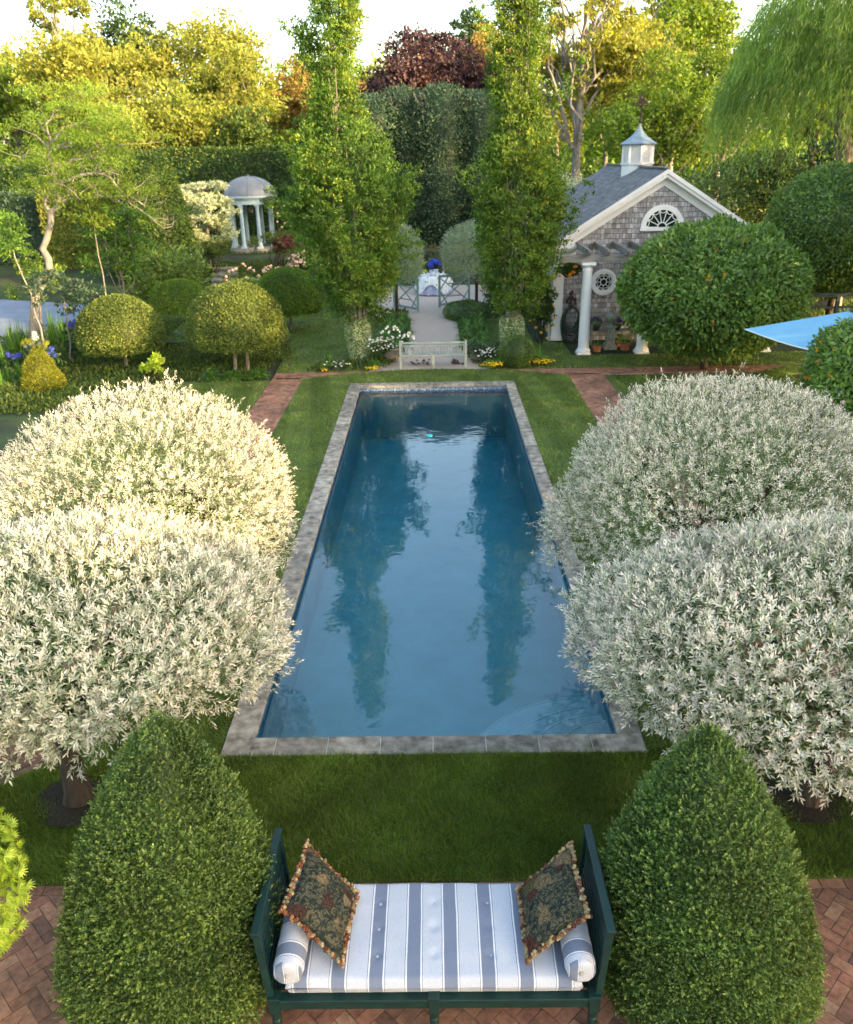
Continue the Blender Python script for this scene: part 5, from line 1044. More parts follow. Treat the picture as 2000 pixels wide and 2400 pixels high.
# domed gazebo
gx, gy, gz = -8.92, 43.6, 1.36
gt = thing('gazebo', (gx, gy, gz), 'round gazebo with lead ribbed dome on pale blue columns', 'gazebo'); Rg = 1.02
G().lathe([(1.35,0),(1.35,.12),(1.2,.12),(1.2,.2),(.001,.2)], (gx,gy,gz-.1), 32).build('floor', M_grave_s, gt)
for k in range(8):
    a = PI/8 + k*PI/4 + .1; x, y = gx+Rg*math.cos(a), gy+Rg*math.sin(a); g = G(); g.box((x,y,gz+.14), (.26,.26,.08)); g.lathe([(.125,.18),(.11,.22),(.105,.3),(.088,1.95),(.10,1.97),(.12,2.04)], (x,y,gz), 16); g.box((x,y,gz+2.08), (.25,.25,.07)); g.build('column', M_gaz, gt)
g = G()
for r0, r1, z0_, z1_ in ((.90,1.14,2.12,2.34),(.88,1.20,2.34,2.42),(.86,1.32,2.42,2.50)):
    ringslab_pts = [(r1, z0_), (r1, z1_), (r0, z1_), (r0, z0_), (r1, z0_)]; g.lathe([(a, b) for a, b in ringslab_pts[:-1]] + [ringslab_pts[0]], (gx,gy,gz), 40, smooth=False)
g.build('entablature', M_gaz, gt)
dm = G().lathe([(1.24*math.cos(t), 2.50 + .86*math.sin(t)) for t in np.linspace(0, PI/2-.03, 16)] + [(.001, 3.375)], (gx,gy,gz), 40).build('dome', M_lead, gt)
g = G()
for k in range(8): a = k*PI/4+.15; g.tube([(gx+1.25*math.cos(t)*math.cos(a), gy+1.25*math.cos(t)*math.sin(a), gz+2.50+.865*math.sin(t)) for t in np.linspace(0, PI/2, 14)], .018, 5)
g.blob((gx,gy,gz+3.38), (.06,.06,.05)); g.build('seam', M_lead, dm)
tag(G().tube([(gx,gy,gz+2.3),(gx,gy,gz+1.95)], .01, 5).lathe([(.02,0),(.11,.05),(.12,.2),(.06,.3)], (gx,gy,gz+1.68), 12).build('lantern', M_barkp), 'small lantern hanging inside the domed gazebo', 'lantern')
g = G(); clumps(g, [(gx+1.1,gy-.9,gz+2.3,.4,.3,.2),(gx+1.5,gy-.6,gz+1.9,.35,.3,.5),(gx+1.75,gy-.4,gz+1.2,.35,.3,.6),(gx+1.8,gy-.4,gz+.4,.35,.3,.5)], 2600, .09, .05, 12); v_ = thing('climbing_rose', (gx+1.8, gy-.4, gz), 'leafy climbing rose on the right side of the gazebo', 'climbing plant'); g.build('foliage', M_olive, v_)
g = G(); rs = np.random.RandomState(3); [g.blob((gx+1.7+rs.normal(0,.2), gy-.8, gz+rs.uniform(.6,2.2)), .06, 7, 5, 0, rs.rand()) for _ in range(10)]; g.build('blossom', M_pink, v_)
# stone steps and sundry
st = thing('stone_steps', (-9.0, 36.2, 0), 'flight of rough stone steps climbing towards the gazebo', 'steps')
for i in range(7): y = 34.2 + i*.72; x = -8.55 - .13*i; z = float(T(-9, y+.4)); G().bx(x-.55, x+.55, y, y+.62, z-.25, z+.07).build('step', M_grave_s, st, bevel=.02)
# planting strips along the gravel: strap-leaf clumps, each its own plant
proto = None; rs = np.random.RandomState(44)
spots = [(s*(1.12 + (.42 if j else 0)) + rs.normal(0,.05), 25.7 + i*.74 + rs.normal(0,.08), j) for s in (-1, 1) for i in range(8) for j in (0, 1)]
protos = []
for k in range(3):
    t_ = thing('daylily', (0, 0, 0), 'strap-leaved daylily clump in the beds lining the gravel path', 'plant', 'daylilies lining the gravel path'); g = G(); g.arch_blades((0,0,0), 190, .78, .030, 0, .8, np.random.RandomState(k+4)); g.build('foliage', M_lily, t_); protos.append(t_)
for i, (x, y, j) in enumerate(spots):
    o = protos[i] if i < 3 else copy_tree(protos[i % 3]); o.location = (x, y, 0); o.rotation_euler.z = rs.uniform(0, 6.28); o.scale = (1, 1, rs.uniform(.8, 1.1) if j else rs.uniform(.65, .85))
first = None
for i, (x, y, s_, lab) in enumerate(((-6.2,22.75,.75,'arching strap-leaved clump under the largest dome, left'), (-5.6,22.6,.85,'arching strap-leaved clump under the largest dome, centre'), (-4.95,22.8,.75,'arching strap-leaved clump under the largest dome, right'))):
    o = copy_tree(protos[i]); o.location = (x, y, 0); o.scale = (1.15, 1, s_*.8); o['label'] = lab; o['group'] = 'strap-leaved clumps at the lawn edge'
def plant(x, y, kind, lab, seed, s=1.0, fl=None, flm=None, leaf=None):
    rt = thing('border_plant', (x, y, 0), lab, 'plant'); rs = np.random.RandomState(seed); g = G()
    if kind == 'iris': g.arch_blades((x, y, 0), 26, .62*s, .045, 0, .45, rs, up=1.15)
    elif kind == 'mound': clumps(g, [(x+rs.normal(0,.1), y+rs.normal(0,.06), .12+.1*rs.rand(), .22*s, .2*s, .14*s) for _ in range(5)], 700, .05, .025, seed)
    elif kind == 'tall': clumps(g, [(x+rs.normal(0,.18), y+rs.normal(0,.12), .28+.2*rs.rand(), .24*s, .2*s, .26*s) for _ in range(7)], 1300, .07, .03, seed)
    g.build('foliage', leaf or M_lily, rt)
    if fl:
        g = G(); H_ = {'iris': .4, 'mound': .26, 'tall': .66}[kind]*s; [g.blob((x+rs.normal(0,.22)*s, y-.1+rs.normal(0,.14)*s, H_*rs.uniform(.6,1.1)), np.array([.028,.028,.02])*rs.uniform(.7,1.3), 6, 4, 0, rs.rand()) for _ in range(fl)]; g.build('blossom', flm, rt)
plant(-3.05, 23.75, 'iris', 'iris leaves at the left end of the border below the ivy-clad oak', 1, 1.0); plant(-2.75, 23.45, 'mound', 'silvery mound with tiny white blooms left of the ivy sleeve', 2, .9, 26, M_white, M_grey)
plant(-2.15, 23.6, 'iris', 'grey green iris fan directly below the left ivy sleeve', 3, .7, leaf=M_grey); plant(-1.55, 24.2, 'tall', 'daisy clump covered in white flowers right of the left ivy sleeve', 4, 1.05, 85, M_white, M_olive)
plant(-1.75, 23.45, 'iris', 'short iris fan right of the left ivy sleeve', 5, .6, leaf=M_grey); plant(-1.72, 23.28, 'mound', 'tiny orange-yellow flower tuft left of the pale bench', 6, .45, 26, M_yel)
plant(-3.1, 23.25, 'mound', 'low tuft at the far left corner of the bench border', 7, .4, 8, M_yel)
plant(1.55, 23.75, 'tall', 'white flowered silvery plant left of the box ball', 8, .7, 40, M_white, M_grey); plant(1.62, 23.30, 'mound', 'yellow flower tuft left of the box ball', 9, .7, 60, M_yel); plant(3.0, 23.5, 'mound', 'yellow flower tuft right of the box ball', 10, .75, 60, M_yel)
plant(3.0, 23.95, 'iris', 'bright green iris leaves behind the right yellow tuft', 11, 1.0); plant(-1.9, 29.8, 'tall', 'small white flowered plant at the left lawn by the gate', 12, .9, 24, M_white, M_olive)
rt = thing('box_ball', (2.33, 23.45, 0), 'round clipped box ball in front of the right ivy sleeve', 'topiary'); g = G(); topiary(g, ballprof(.50, .86, 0), (2.33,23.45,0), 9000, .032, .018, 103, lump=.02, depth=.04); g.build('foliage', M_box, rt)
rt = thing('box_mound', (1.25, 31.4, 0), 'low dark clipped mound at the foot of the right gate', 'shrub'); g = G(); topiary(g, [(.02,0),(.85,.02),(.9,.2),(.7,.42),(.3,.52),(.02,.55)], (1.25,31.4,0), 6000, .05, .03, 104, sy=1.4, lump=.03); g.build('foliage', M_box, rt)
for s, x, y, r_, lab in ((-1, -1.35, 31.2, .95, 'silvery dappled willow left of the lattice gate'), (1, 1.6, 31.6, 1.15, 'silvery dappled willow right of the lattice gate')):
    rt = thing('silver_willow', (x, y, 0), lab, 'tree', 'silvery willows behind the oaks'); g = G(); rs = np.random.RandomState(int(r_*100)); D = sph(6500, rs); D = D[D[:,2] > -.7]; P = np.array([x, y, 2.15]) + D*np.array([r_, r_*.9, 1.15])*(1+.12*noise3(D,.5,3)-.25*rs.rand(len(D))**2)[:,None]; shoots(g, P, D, rs, 5, .14, .07, .018, 0, .5, .5, col0=.0, tipc=.2); g.build('crown', M_grey if False else M_silver if 'M_silver' in globals() else leafmat('silver_leaf', [(0,(.10,.16,.08)),(.4,(.24,.31,.19)),(1,(.50,.54,.42))], .3, .5, 1.2, .2), rt); G().tube([(x,y,0),(x,y,1.8)], .06, 7).build('trunk', M_bark, rt)
bush('dark_shrub', (-2.6, 33.2, .8), (.9,.6,.8), 'dark shrub behind the left daylilies', 'shrub', M_bgd, 105, 1800, .09, .05, z0=0); bush('dark_shrub', (2.7, 32.6, .8), (1.0,.6,.8), 'dark shrub behind the right daylilies', 'shrub', M_bgd, 106, 1800, .09, .05, z0=0)
bush('chartreuse_plant', (-.75, 38.6, .75), (.55,.4,.5), 'yellow green leafy plant behind the table, left', 'shrub', M_maple, 107, 500, .14, .09, z0=0, ncl=8); bush('chartreuse_plant', (.85, 38.8, .7), (.3,.3,.45), 'yellow green leafy plant behind the table, right', 'shrub', M_maple, 108, 260, .14, .09, z0=0, ncl=6)

# tall pleached hedge of dark evergreens beyond the table
for x, y, w_, h_, lab in ((-2.9,43.9,1.45,8.0,'dark pleached evergreen, leftmost of the tall row behind the table'), (-1.2,44.3,1.35,8.35,'dark pleached evergreen, second from the left behind the table'), (.5,43.8,1.4,8.45,'dark pleached evergreen right above the table'), (2.3,44.2,1.45,8.2,'dark pleached evergreen, rightmost of the tall row behind the table')):
    rt = thing('pleached_tree', (x, y, 0), lab, 'tree', 'tall row of dark pleached evergreens'); g = G(); topiary(g, [(.05,1.6),(.8,1.5),(w_*.85,2.2),(w_,3.2),(w_*.9,5.2),(w_*1.05,7.2),(w_*.85,h_-.35),(w_*.4,h_),(.02,h_+.02)], (x,y,0), 15000, .15, .07, int(x*10)+140, lump=.16, lf=.35, depth=.4, out=.6, up=.2, rand=.6, stray=.08, cmat=0); g.build('crown', M_grey if h_ > 8.3 else M_grey, rt)
    g = G(); g.tube([(x,y,0),(x+.05,y,2.5),(x,y,h_-2.5)], [.10,.09,.05], 8); rs = np.random.RandomState(int(h_*10)); [g.tube(wig((x,y,h_-2.6), (x+rs.uniform(-1,1)*w_, y-w_*.85, h_-.3), 5, .05, rs), np.linspace(.04,.012,5), 5) for _ in range(7)]; g.build('trunk', M_barkg, rt)

# ------------------------------------------------------------------ crooked tree and saplings on the left
gn = thing('crooked_tree', (-12.73, 26.5, 0), 'crooked bare-stemmed tree with pale grey bark and feathery flat layers', 'tree')
g = G(); gp0 = [(-12.73,26.5,0),(-12.7,26.5,.6),(-12.55,26.5,1.25),(-12.42,26.5,1.7),(-12.15,26.5,2.1),(-11.80,26.5,2.55),(-11.78,26.5,2.85),(-11.9,26.5,3.15),(-11.70,26.5,3.45),(-11.5,26.5,3.9),(-11.42,26.5,4.25)]
g.tube(gp0, [.17,.145,.135,.13,.125,.12,.11,.10,.095,.09,.10], 12)
br = [([(-11.42,26.5,4.2),(-11.18,26.5,4.35),(-11.12,26.5,4.6),(-11.2,26.5,4.95),(-11.15,26.5,5.3),(-11.2,26.5,5.55),(-11.22,26.5,5.85),(-10.9,26.4,6.0),(-10.5,26.4,6.1)], .09),
      ([(-11.42,26.5,4.2),(-11.58,26.5,4.4),(-11.5,26.5,4.65),(-11.35,26.5,4.75),(-11.32,26.5,5.2)], .07),
      ([(-11.3,26.5,4.25),(-11.0,26.5,4.5),(-10.6,26.5,4.55),(-10.1,26.4,4.62),(-9.6,26.4,4.6),(-9.3,26.3,4.45)], .065),
      ([(-11.15,26.5,4.95),(-10.8,26.4,5.05),(-10.3,26.3,5.2),(-9.8,26.3,5.25),(-9.4,26.2,5.15),(-9.1,26.2,4.7),(-8.5,26.2,4.35)], .06),
      ([(-11.15,26.5,5.45),(-10.8,26.5,5.45),(-10.5,26.5,5.65),(-10,26.5,5.7),(-9.5,26.5,5.78),(-9.0,26.5,5.6)], .05),
      ([(-11.2,26.5,5.85),(-11.05,26.5,6.2),(-11.1,26.5,6.6),(-10.8,26.5,6.9),(-10.3,26.5,7.1)], .04), ([(-9.9,26.3,5.25),(-9.7,26.3,5.5),(-9.3,26.3,5.6)], .035), ([(-11.0,26.5,6.1),(-10.6,26.5,6.5),(-9.9,26.6,6.6)], .035), ([(-9.3,26.3,4.7),(-8.6,26.2,4.2),(-8.0,26.1,3.7)], .03), ([(-11.2,26.5,5.7),(-11.7,26.4,5.9),(-12.1,26.4,5.6)], .035), ([(-11.2,26.5,6.0),(-11.5,26.6,6.3),(-12.0,26.6,6.5)], .03)]
rs = np.random.RandomState(15); tips = []
for P, r_ in br:
    P = np.array(P, float); q = []
    for i in range(len(P)-1): q += [P[i], (P[i]+P[i+1])/2 + rs.normal(0, .02, 3)]
    q.append(P[-1]); g.tube(q, np.linspace(r_, r_*.35, len(q)), 8)
    for i in range(3, len(q)):
        for _ in range(2): e = q[i] + np.array([rs.normal(.25,.4), rs.normal(0,.45), rs.uniform(-.1,.5)]); g.tube(wig(q[i], e, 5, .2, rs), np.linspace(r_*.3, .006, 5), 5); tips.append(e)
g.build('trunk', M_barkp, gn)
cl = [(*t_, .42, .42, .12) for t_ in tips] + [(-11+rs.uniform(-1.1,2.2), 26.5+rs.normal(0,.6), z, .6, .6, .13) for z in (6.2,6.6,7.0,7.35,7.5) for _ in range(3)] + [(-9.2+rs.normal(0,.7), 26.4+rs.normal(0,.5), rs.uniform(4.6,6.6), .6, .5, .12) for _ in range(16)] + [(-12+rs.normal(0,.35), 26.5+rs.normal(0,.4), rs.uniform(5.0,6.4), .4, .4, .12) for _ in range(6)]
g = G(); clumps(g, cl, 26000, .085, .024, 16, out=.4, up=.5, rand=.7, sub=.4); g.build('crown', M_bgg, gn)
sap = [(-13.6,22.9,-13.9,2.3),(-12.9,23.0,-13.4,3.4),(-12.75,23.1,-13.3,2.6),(-12.65,23.15,-13.1,3.1),(-11.2,24.0,-11.6,3.6),(-10.75,24.6,-10.7,2.0),(-10.4,26.5,-10.2,4.1),(-12.9,27.5,-12.7,2.2)]
labs = ['slender sapling at the left frame edge', 'wavy slender sapling second from the left edge', 'slender sapling left of the crooked trunk, front one', 'slender sapling left of the crooked trunk, back one', 'thin sapling just right of the crooked trunk', 'short thin sapling above the blue hydrangeas', 'straight tall sapling between crooked tree and dome', 'short whorl-leaved sapling beside the driveway']
for i, (x, y, x1, h_) in enumerate(sap):
    rt = thing('sapling', (x, y, 0), labs[i], 'tree', 'slender saplings on the left'); g = G(); rs = np.random.RandomState(i+30); p = wig((x,y,0), (x1,y,h_), 9, .05, rs); g.tube(p, np.linspace(.035,.014,9), 7); g.build('trunk', M_barkp if i in (0,1,3,4) else M_barkg, rt)
    g = G(); clumps(g, [(x1+rs.normal(0,.35), y+rs.normal(0,.35), h_+rs.uniform(-.4,.6), .38, .38, .22) for _ in range(9)], 1500, .12, .05, i+70, up=.2); g.build('crown', [M_bgg, M_oak, M_grey][i % 3], rt)
for i, (x, y, z, R_, n, leaf, lab) in enumerate(((-14.6,27.2,3.6,(1.5,1.1,1.2),4200,M_bgg,'leafy green tree crown at the left edge above the saplings'), (-10.9,30.0,3.1,(1.5,1.2,1.35),5200,M_oak,'feathery olive tree between the crooked trunk and the shrubs'), (-15.6,26.0,2.6,(1.2,1.0,1.0),3000,M_grey,'dull green bushy tree low at the left edge'), (-14.3,25.4,2.75,(.8,.8,.55),1800,M_oak,'loose leafy crown left of the crooked trunk'))):
    tree('garden_tree', (x, y, 0), z, (x, y, z), R_, lab, 'tree', None, leaf, M_barkg, 200+i, n, .14, .06, 14, .45, .05, squash=.7)
for i, (x, y, z) in enumerate(((-11.35,23.6,.85),(-11.1,23.9,.6),(-11.0,25.6,1.05),(-12.15,23.9,.55),(-11.7,24.6,.9))):
    rt = thing('hydrangea', (x, y, 0), ['blue mophead hydrangea right of the crooked trunk, tallest bloom','low blue hydrangea below the tallest bloom','blue and cream hydrangea farther back by the driveway','deep blue hydrangea left of the crooked trunk','cream topped hydrangea just behind the crooked trunk'][i], 'shrub', 'hydrangeas under the saplings'); rs = np.random.RandomState(i); g = G(); clumps(g, [(x,y,z*.5,.3,.3,z*.45)], 500, .10, .06, i); g.build('foliage', M_bgd, rt)
    g = G(); [(lambda c_, D: g.leaves(c_+D*.062, mixdir(D, rs, .2, 0, 1), D, .035, .03, 0))(np.array([x+rs.normal(0,.12), y-.15, z+rs.uniform(-.12,.08)]), sph(80, rs)) for _ in range(3)]; g.build('blossom', M_blue if i != 4 else M_white, rt)
# foreground Japanese maple at the left edge
jm = thing('japanese_maple', (-3.35, 3.7, 0), 'bright yellow green japanese maple at the lower left edge', 'tree'); rs = np.random.RandomState(9); g = G(); rs2 = rs
D = sph(2300, rs); D = D[D[:,0] > -.5]; P = np.array([-3.28, 3.75, 1.55]) + D*np.array([.66,.6,.80])*(1+.10*noise3(D,.9,2)-.35*rs.rand(len(D))**2)[:,None]; A = mixdir(D, rs, .6, -.25, .45); ref = unit(np.cross(A, D+rs.normal(0,.3,D.shape)))
for k, a in enumerate((-1.25,-.8,-.4,0,.4,.8,1.25)): g.leaves(P, A*math.cos(a)+ref*math.sin(a), np.cross(A, ref), .062*(1-.13*abs(a)), .013, 0, rs.rand(len(P)))
g.build('crown', M_maple, jm); g = G(); g.tube(wig((-3.35,3.7,0), (-3.3,3.72,1.4), 7, .06, rs), np.linspace(.05,.03,7), 8); [g.tube(wig((-3.31,3.72,1.1), (-3.28+.45*math.cos(a), 3.75+.4*math.sin(a), 1.7), 6, .1, rs), np.linspace(.022,.005,6), 6) for a in range(6)]; g.build('trunk', M_bark, jm)

# ------------------------------------------------------------------ big weeping willow, far right
ww = thing('weeping_willow', (14.85, 32, 0), 'weeping willow with long hanging green strands at the upper right', 'tree'); rs = np.random.RandomState(12); g = G()
tp = [(14.9,32,0),(14.85,32,2),(14.8,32,4.1),(14.5,32,5.3),(14.2,32,6.4),(14.15,32,7.9),(14.2,32,10)]; g.tube(tp, [.42,.36,.33,.30,.26,.2,.14], 12)
limbs = [[(14.75,32,4.6),(14.4,31.8,5.6),(13.9,31.6,6.2),(13.2,31.4,6.5),(12.6,31.2,6.9)], [(14.75,32,4.2),(14.1,31.7,4.1),(13.8,31.6,4.5)], [(14.15,32,7.5),(13,31.5,8.9),(11.7,31,9.4)], [(14.2,32,8.5),(13.4,31,10.3),(12.4,30.5,11)], [(14.2,32,8.0),(15.6,31.6,9.5)], [(14.2,32,7),(12.8,32.6,8),(11.4,32.6,8.3)], [(14.2,32,9.4),(12.6,32.8,10.6),(11.3,32.6,10.6)]]
for l in limbs: g.tube(l, np.linspace(.15,.05,len(l)), 8)
g.build('trunk', M_barkg, ww); g = G(); n = 1150
for k in range(n):
    a = rs.uniform(PI*.5, PI*1.9); q = rs.rand()**.5; x = 13.4 + 3.25*q*math.cos(a) ; y = 31.6 + 2.2*q*math.sin(a); ztop = 6.3 + 5.2*math.sqrt(max(0, 1-q*q*.9)) * rs.uniform(.45, 1); ln = rs.uniform(1.2, 3.2); ln = min(ln, ztop - 4.6 + .6*rs.rand()); 
    if ln < .5: continue
    m = int(ln*13); t = np.linspace(0, 1, m); sw = rs.normal(0, .25, 2); ox_ = (x-13.9)*.10
    P = np.stack([x + ox_*np.sqrt(t)*2 + sw[0]*t*t*.5, y + sw[1]*t*t*.5, ztop + .25*np.sin(t*2) - ln*t**1.15], 1) + rs.normal(0, .025, (m, 3))
    D = np.stack([rs.normal(ox_, .35, m), rs.normal(0, .35, m), -np.ones(m)], 1); g.leaves(P, D, rs.normal(size=(m, 3)), .22, .035, 0, np.clip(.5*rs.rand() + .5*rs.rand(m), 0, 1))
clumps(g, [(13.3+rs.normal(0,1.3), 31.8+rs.normal(0,.9), rs.uniform(7.5,10.8), .9,.8,.6) for _ in range(14)], 7000, .2, .035, 5, droop=.6); g.build('crown', M_weep, ww)

# ------------------------------------------------------------------ trees beyond the garden
BT = [ # kind, x, y, base z, crown z, R, leaf, bark, n, L, label
 ('sunny', -24.5,45,.8,8.4,(2.0,1.6,2.6),M_bgy,M_barkg,3500,.20,'bright yellow green tree cut by the left edge'),
 ('tall', -27.3,70,2.5,15.2,(2.6,2.4,4.2),M_bgy,M_barkp,3600,.28,'tallest thin-topped tree at the upper left with pale stems'),
 ('broad', -30.5,67,2.4,9.6,(4.6,3.5,4.4),M_bgg,M_barkg,8500,.30,'wide green tree at the far left skyline'),
 ('broad', -22.6,61,2.0,9.6,(4.2,3.4,4.0),M_bgy,M_barkp,9000,.28,'gold lit broad tree left of centre-left skyline'),
 ('dark', -24.5,76,3.0,12.6,(4.4,3.4,4.0),M_bgd,M_bark,7000,.32,'dark green tree top between the two gold trees'),
 ('broad', -16.4,65,2.3,10.4,(5.3,3.8,4.4),M_bgy,M_barkp,12000,.28,'largest gold lit tree on the left skyline'),
 ('broad', -16.5,56,1.9,6.9,(5.0,3.0,3.0),M_bgy,M_barkp,9000,.25,'low gold lit tree above the left hedges'),
 ('broad', -12.4,60,2.1,8.7,(3.1,2.6,3.2),M_bgy,M_barkg,6500,.26,'gold lit tree right of the largest one'),
 ('rust', -10.2,70,2.7,9.4,(2.4,2.0,3.2),M_rust,M_bark,4200,.26,'russet brown open tree near the left oak'),
 ('cone', -11.6,55,1.8,6.2,(2.1,2.0,2.6),M_olive,M_bark,5000,.20,'small pointed conifer above the long hedge'),
 ('dark', -8.6,78,3.0,10.4,(3.4,2.8,3.8),M_bgg,M_bark,6500,.32,'green tree behind the taller upright oak'),
 ('rust', -6.3,66,2.5,8.2,(2.6,2.2,3.2),M_rust,M_bark,4500,.26,'amber tree behind the taller upright oak'),
 ('sunny', -3.2,72,2.8,9.8,(2.3,2.0,2.6),M_bgy,M_bark,3800,.28,'small yellow tree left of the copper beech'),
 ('copper', -.2,57,1.9,8.9,(4.9,3.4,3.6),M_copper,M_bark,20000,.24,'dark purple copper beech behind the pleached row'),
 ('dark', 3.4,80,3.1,14.0,(2.2,2.0,2.6),M_bgd,M_bark,3800,.26,'dark pine top left of the right oak'),
 ('rust', 4.6,68,2.6,10.6,(2.8,2.4,3.6),M_rust,M_bark,5200,.26,'coppery orange tree beside the right oak'),
 ('sparse', 8.4,52,1.7,11.4,(3.8,3.0,4.0),M_bgy,M_barkp,4600,.22,'sparse yellow tree with white twisting limbs'),
 ('sunny', 8.2,62,2.3,8.5,(3.2,2.6,4.0),M_bgy,M_barkp,5000,.26,'yellow tree behind the sparse white-limbed one'),
 ('broad', 11.4,53,1.7,9.4,(3.6,2.8,3.8),M_bgy,M_barkp,7000,.25,'green gold tree above the cupola'),
 ('broad', 15.6,59,2.1,11.6,(3.8,3.0,4.2),M_bgg,M_barkp,7500,.27,'tall green gold tree behind the weeping willow'),
 ('broad', 13.6,70,2.7,11.0,(4.0,3.0,3.6),M_bgy,M_barkg,6500,.30,'farther yellow tree right of the gap of sky'),
 ('broad', 11.0,45,1.3,6.6,(3.3,2.4,2.8),M_bgg,M_barkg,8500,.20,'soft green tree directly behind the cupola'),
 ('broad', 14.8,47,1.4,7.4,(3.3,2.4,3.2),M_bgg,M_barkg,7500,.20,'soft green tree between cupola and weeping willow'),
 ('broad', 17.5,67,2.6,13.2,(3.6,3.0,4.4),M_bgy,M_barkg,6500,.30,'tall yellow green tree left of the weeping willow top'),
 ('dark', 20.5,48,1.4,9.4,(4.2,3.2,5.2),M_bgg,M_bark,6000,.26,'green tree behind the weeping willow at the right edge'),
 ('low', 5.6,42,1.0,3.2,(1.9,1.5,1.7),M_dog,M_bark,5000,.13,'pale green layered shrub above the shingled roof'),
 ('dark', 13.5,36.5,0,3.6,(3.0,2.0,2.3),M_box,M_bark,14000,.13,'rounded dark shrub tree behind the house gable'),
 ('dark', 18,38,0,3.8,(3.2,2.4,3.0),M_bgd,M_bark,7000,.16,'dark evergreen beneath the weeping willow'),
]
for i, (kd, x, y, zb, zc, R_, leaf, bark, n, L, lab) in enumerate(BT):
    nm = {'cone':'conifer','copper':'copper_beech','low':'shrub','sparse':'plane_tree'}.get(kd, 'woodland_tree'); ncl = {'sparse':30,'tall':16,'broad':34,'copper':40}.get(kd, 26); rc = {'sparse':.19,'tall':.24,'copper':.40,'broad':.40}.get(kd, .42)
    vl = {'sparse':22,'tall':14}.get(kd, 9); tr_ = {'sparse':.32,'low':.06,'cone':.14}.get(kd, .22)
    tree(nm, (x, y, zb), 0, (x, y, zc), R_, lab, 'tree' if kd != 'low' else 'shrub', 'trees beyond the garden', leaf, bark, 300+i, int(n*1.35), L, L*.6, ncl, rc, tr_, vis_limbs=vl)
# far wood: one leafy mass closing the view
g = G(); rs = np.random.RandomState(70); cl = []
for k in range(520):
    a = rs.uniform(-.62, .62) ; d = rs.uniform(82, 112); x = d*math.sin(a)*1.15; y = d*math.cos(a); h_ = 7.5 + 4.0*math.sin(x*.11+1)*.5 + (2.5 if x < 0 else 2.0); z = T(x, y) + rs.uniform(.5, h_ - 1.5); cl.append((x, y, float(z), 3.2, 2.2, 2.2))
clumps(g, cl, 42000, .75, .42, 71, sub=.5); xs_ = np.linspace(-75, 75, 60)
for j in range(len(xs_)-1):
    a, b_ = xs_[j], xs_[j+1]; ya, yb = 112-a*a*.004, 112-b_*b_*.004; g.add([(a,ya,0),(b_,yb,0),(b_,yb,8.5+1.5*math.sin(b_*.3)),(a,ya,8.5+1.5*math.sin(a*.3))], [[0,1,2,3]], 0, .1)
tag(g.build('woods', M_bgg, origin=(0,100,0)), 'dense distant woodland closing the view behind the garden trees', 'woods', kind='stuff')
# undergrowth between the trees, all one mass of shrubs
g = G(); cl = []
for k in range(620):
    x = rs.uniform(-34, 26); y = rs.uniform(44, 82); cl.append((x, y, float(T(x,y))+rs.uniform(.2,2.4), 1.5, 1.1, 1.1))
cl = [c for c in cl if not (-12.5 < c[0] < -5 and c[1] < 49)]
clumps(g, cl, 30000, .30, .16, 72, sub=.5); tag(g.build('undergrowth', M_bgd, origin=(0,60,0)), 'dark undergrowth filling the ground beneath the far trees', 'undergrowth', kind='stuff')
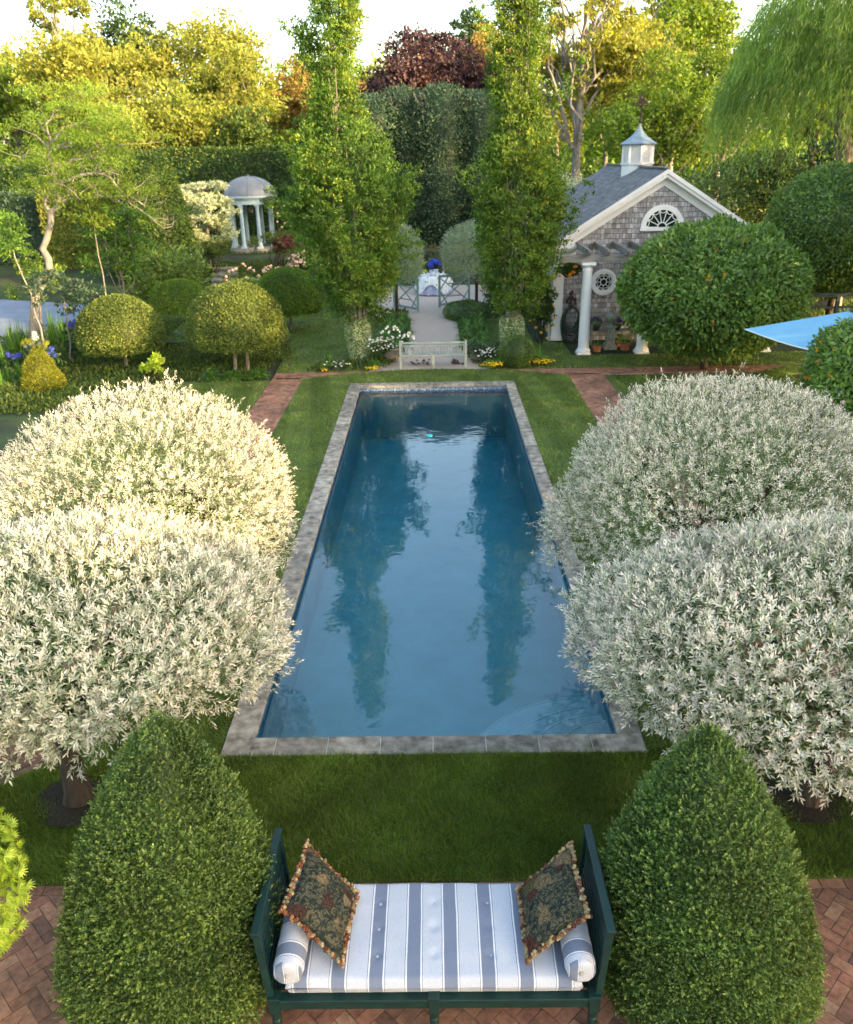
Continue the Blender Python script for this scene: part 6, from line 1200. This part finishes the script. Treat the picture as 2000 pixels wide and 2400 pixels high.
# ground cover in the beds
g = G(); beds = [[(-7.9,22.35),(-4.75,22.35),(-4.75,28.3),(-6.1,30.5),(-6.1,40),(-13.5,40),(-12.8,33),(-13,27),(-14.5,24),(-13,19.5),(-9.3,19.5)], [(-3.6,23.2),(-1.3,23.3),(-1.0,25),(-1.0,33),(-2,33),(-1.6,25.2),(-3.4,24.2)], [(1.3,23.3),(3.3,23.25),(3.2,24.3),(1.75,25.2),(1.9,33),(.95,33),(.95,25)], [(2,32),(3.2,32),(3.2,44),(2.2,44)], [(-6,33.5),(-2.5,33.5),(-2.8,44),(-6,44)], [(10.5,26),(20,26),(20,36),(10.5,36)], [(-24,41.8),(-5,41.8),(-5,49),(-24,49)], [(-16,22),(-13,22),(-13,33),(-16,27)]]
for i, P in enumerate(beds):
    x, y = scatter(P, 260 if i < 3 else 110); n = len(x); z = T(x, y) - .03 + .05*rs.rand(n) + .10*np.clip(noise3(np.stack([x, y, 0*x], 1), .35, i), 0, 1); D = np.stack([rs.normal(0,.7,n), rs.normal(0,.7,n), rs.uniform(.3,1.2,n)], 1)
    g.leaves(np.stack([x, y, z], 1), D, rs.normal(size=(n,3))+[0,0,1], .13, .05, 0, rs.rand(n))
tag(g.build('ground_cover', M_olive, origin=(0,25,0)), 'low mixed green ground cover filling the planting beds', 'ground cover', kind='stuff')
for x, y, s_, lab in ((-13.2,24.8,1.5,'tall grassy clump beside the driveway, front'), (-13.4,26.2,1.6,'tall grassy clump beside the driveway, middle'), (-12.6,27.8,1.6,'tall grassy clump beside the driveway, back'), (-11.3,22.2,.9,'grassy clump by the golden yew, left'), (-12.0,21.6,.9,'grassy clump at the left frame edge by the golden yew')):
    rt = thing('grass_clump', (x, y, 0), lab, 'plant', 'grassy clumps at the left'); g = G(); [g.arch_blades((x+rs.normal(0,.25), y+rs.normal(0,.25), 0), 70, .75*s_, .018, 0, .5, rs, up=1.1) for _ in range(5)]; g.build('foliage', M_lily, rt)

# ------------------------------------------------------------------ unseen trees added right of the view, heights and gaps set to shade the garden
rs = np.random.RandomState(88)
for i, (x, y, h_, r_) in enumerate(((15.5,-17.5,8.6,2.7),(16.2,-13,8.2,2.6),(15.5,-9.6,9.7,2.6),(15.9,-6.4,9.0,2.0),(15.8,-2.9,7.4,2.2),(15.8,.6,8.4,2.3),(16.8,3.8,9.2,2.5),(16,7.4,8.7,2.4),(17,11.4,11.6,2.7),(16.5,15.6,11.0,2.6),(17.5,19.8,11.4,2.6),(20.5,24.0,17.5,4.2),(24,30,17,4))):
    tree('shade_tree', (x, y, 0), 0, (x, y, h_*.53), (r_, r_, h_*.47), 'unseen tall evergreen added on the right to shade the garden', 'tree', 'unseen evergreens added for shade on the right', M_bgd, M_bark, 500+i, 9000, .32, .22, 30, .46, .2)
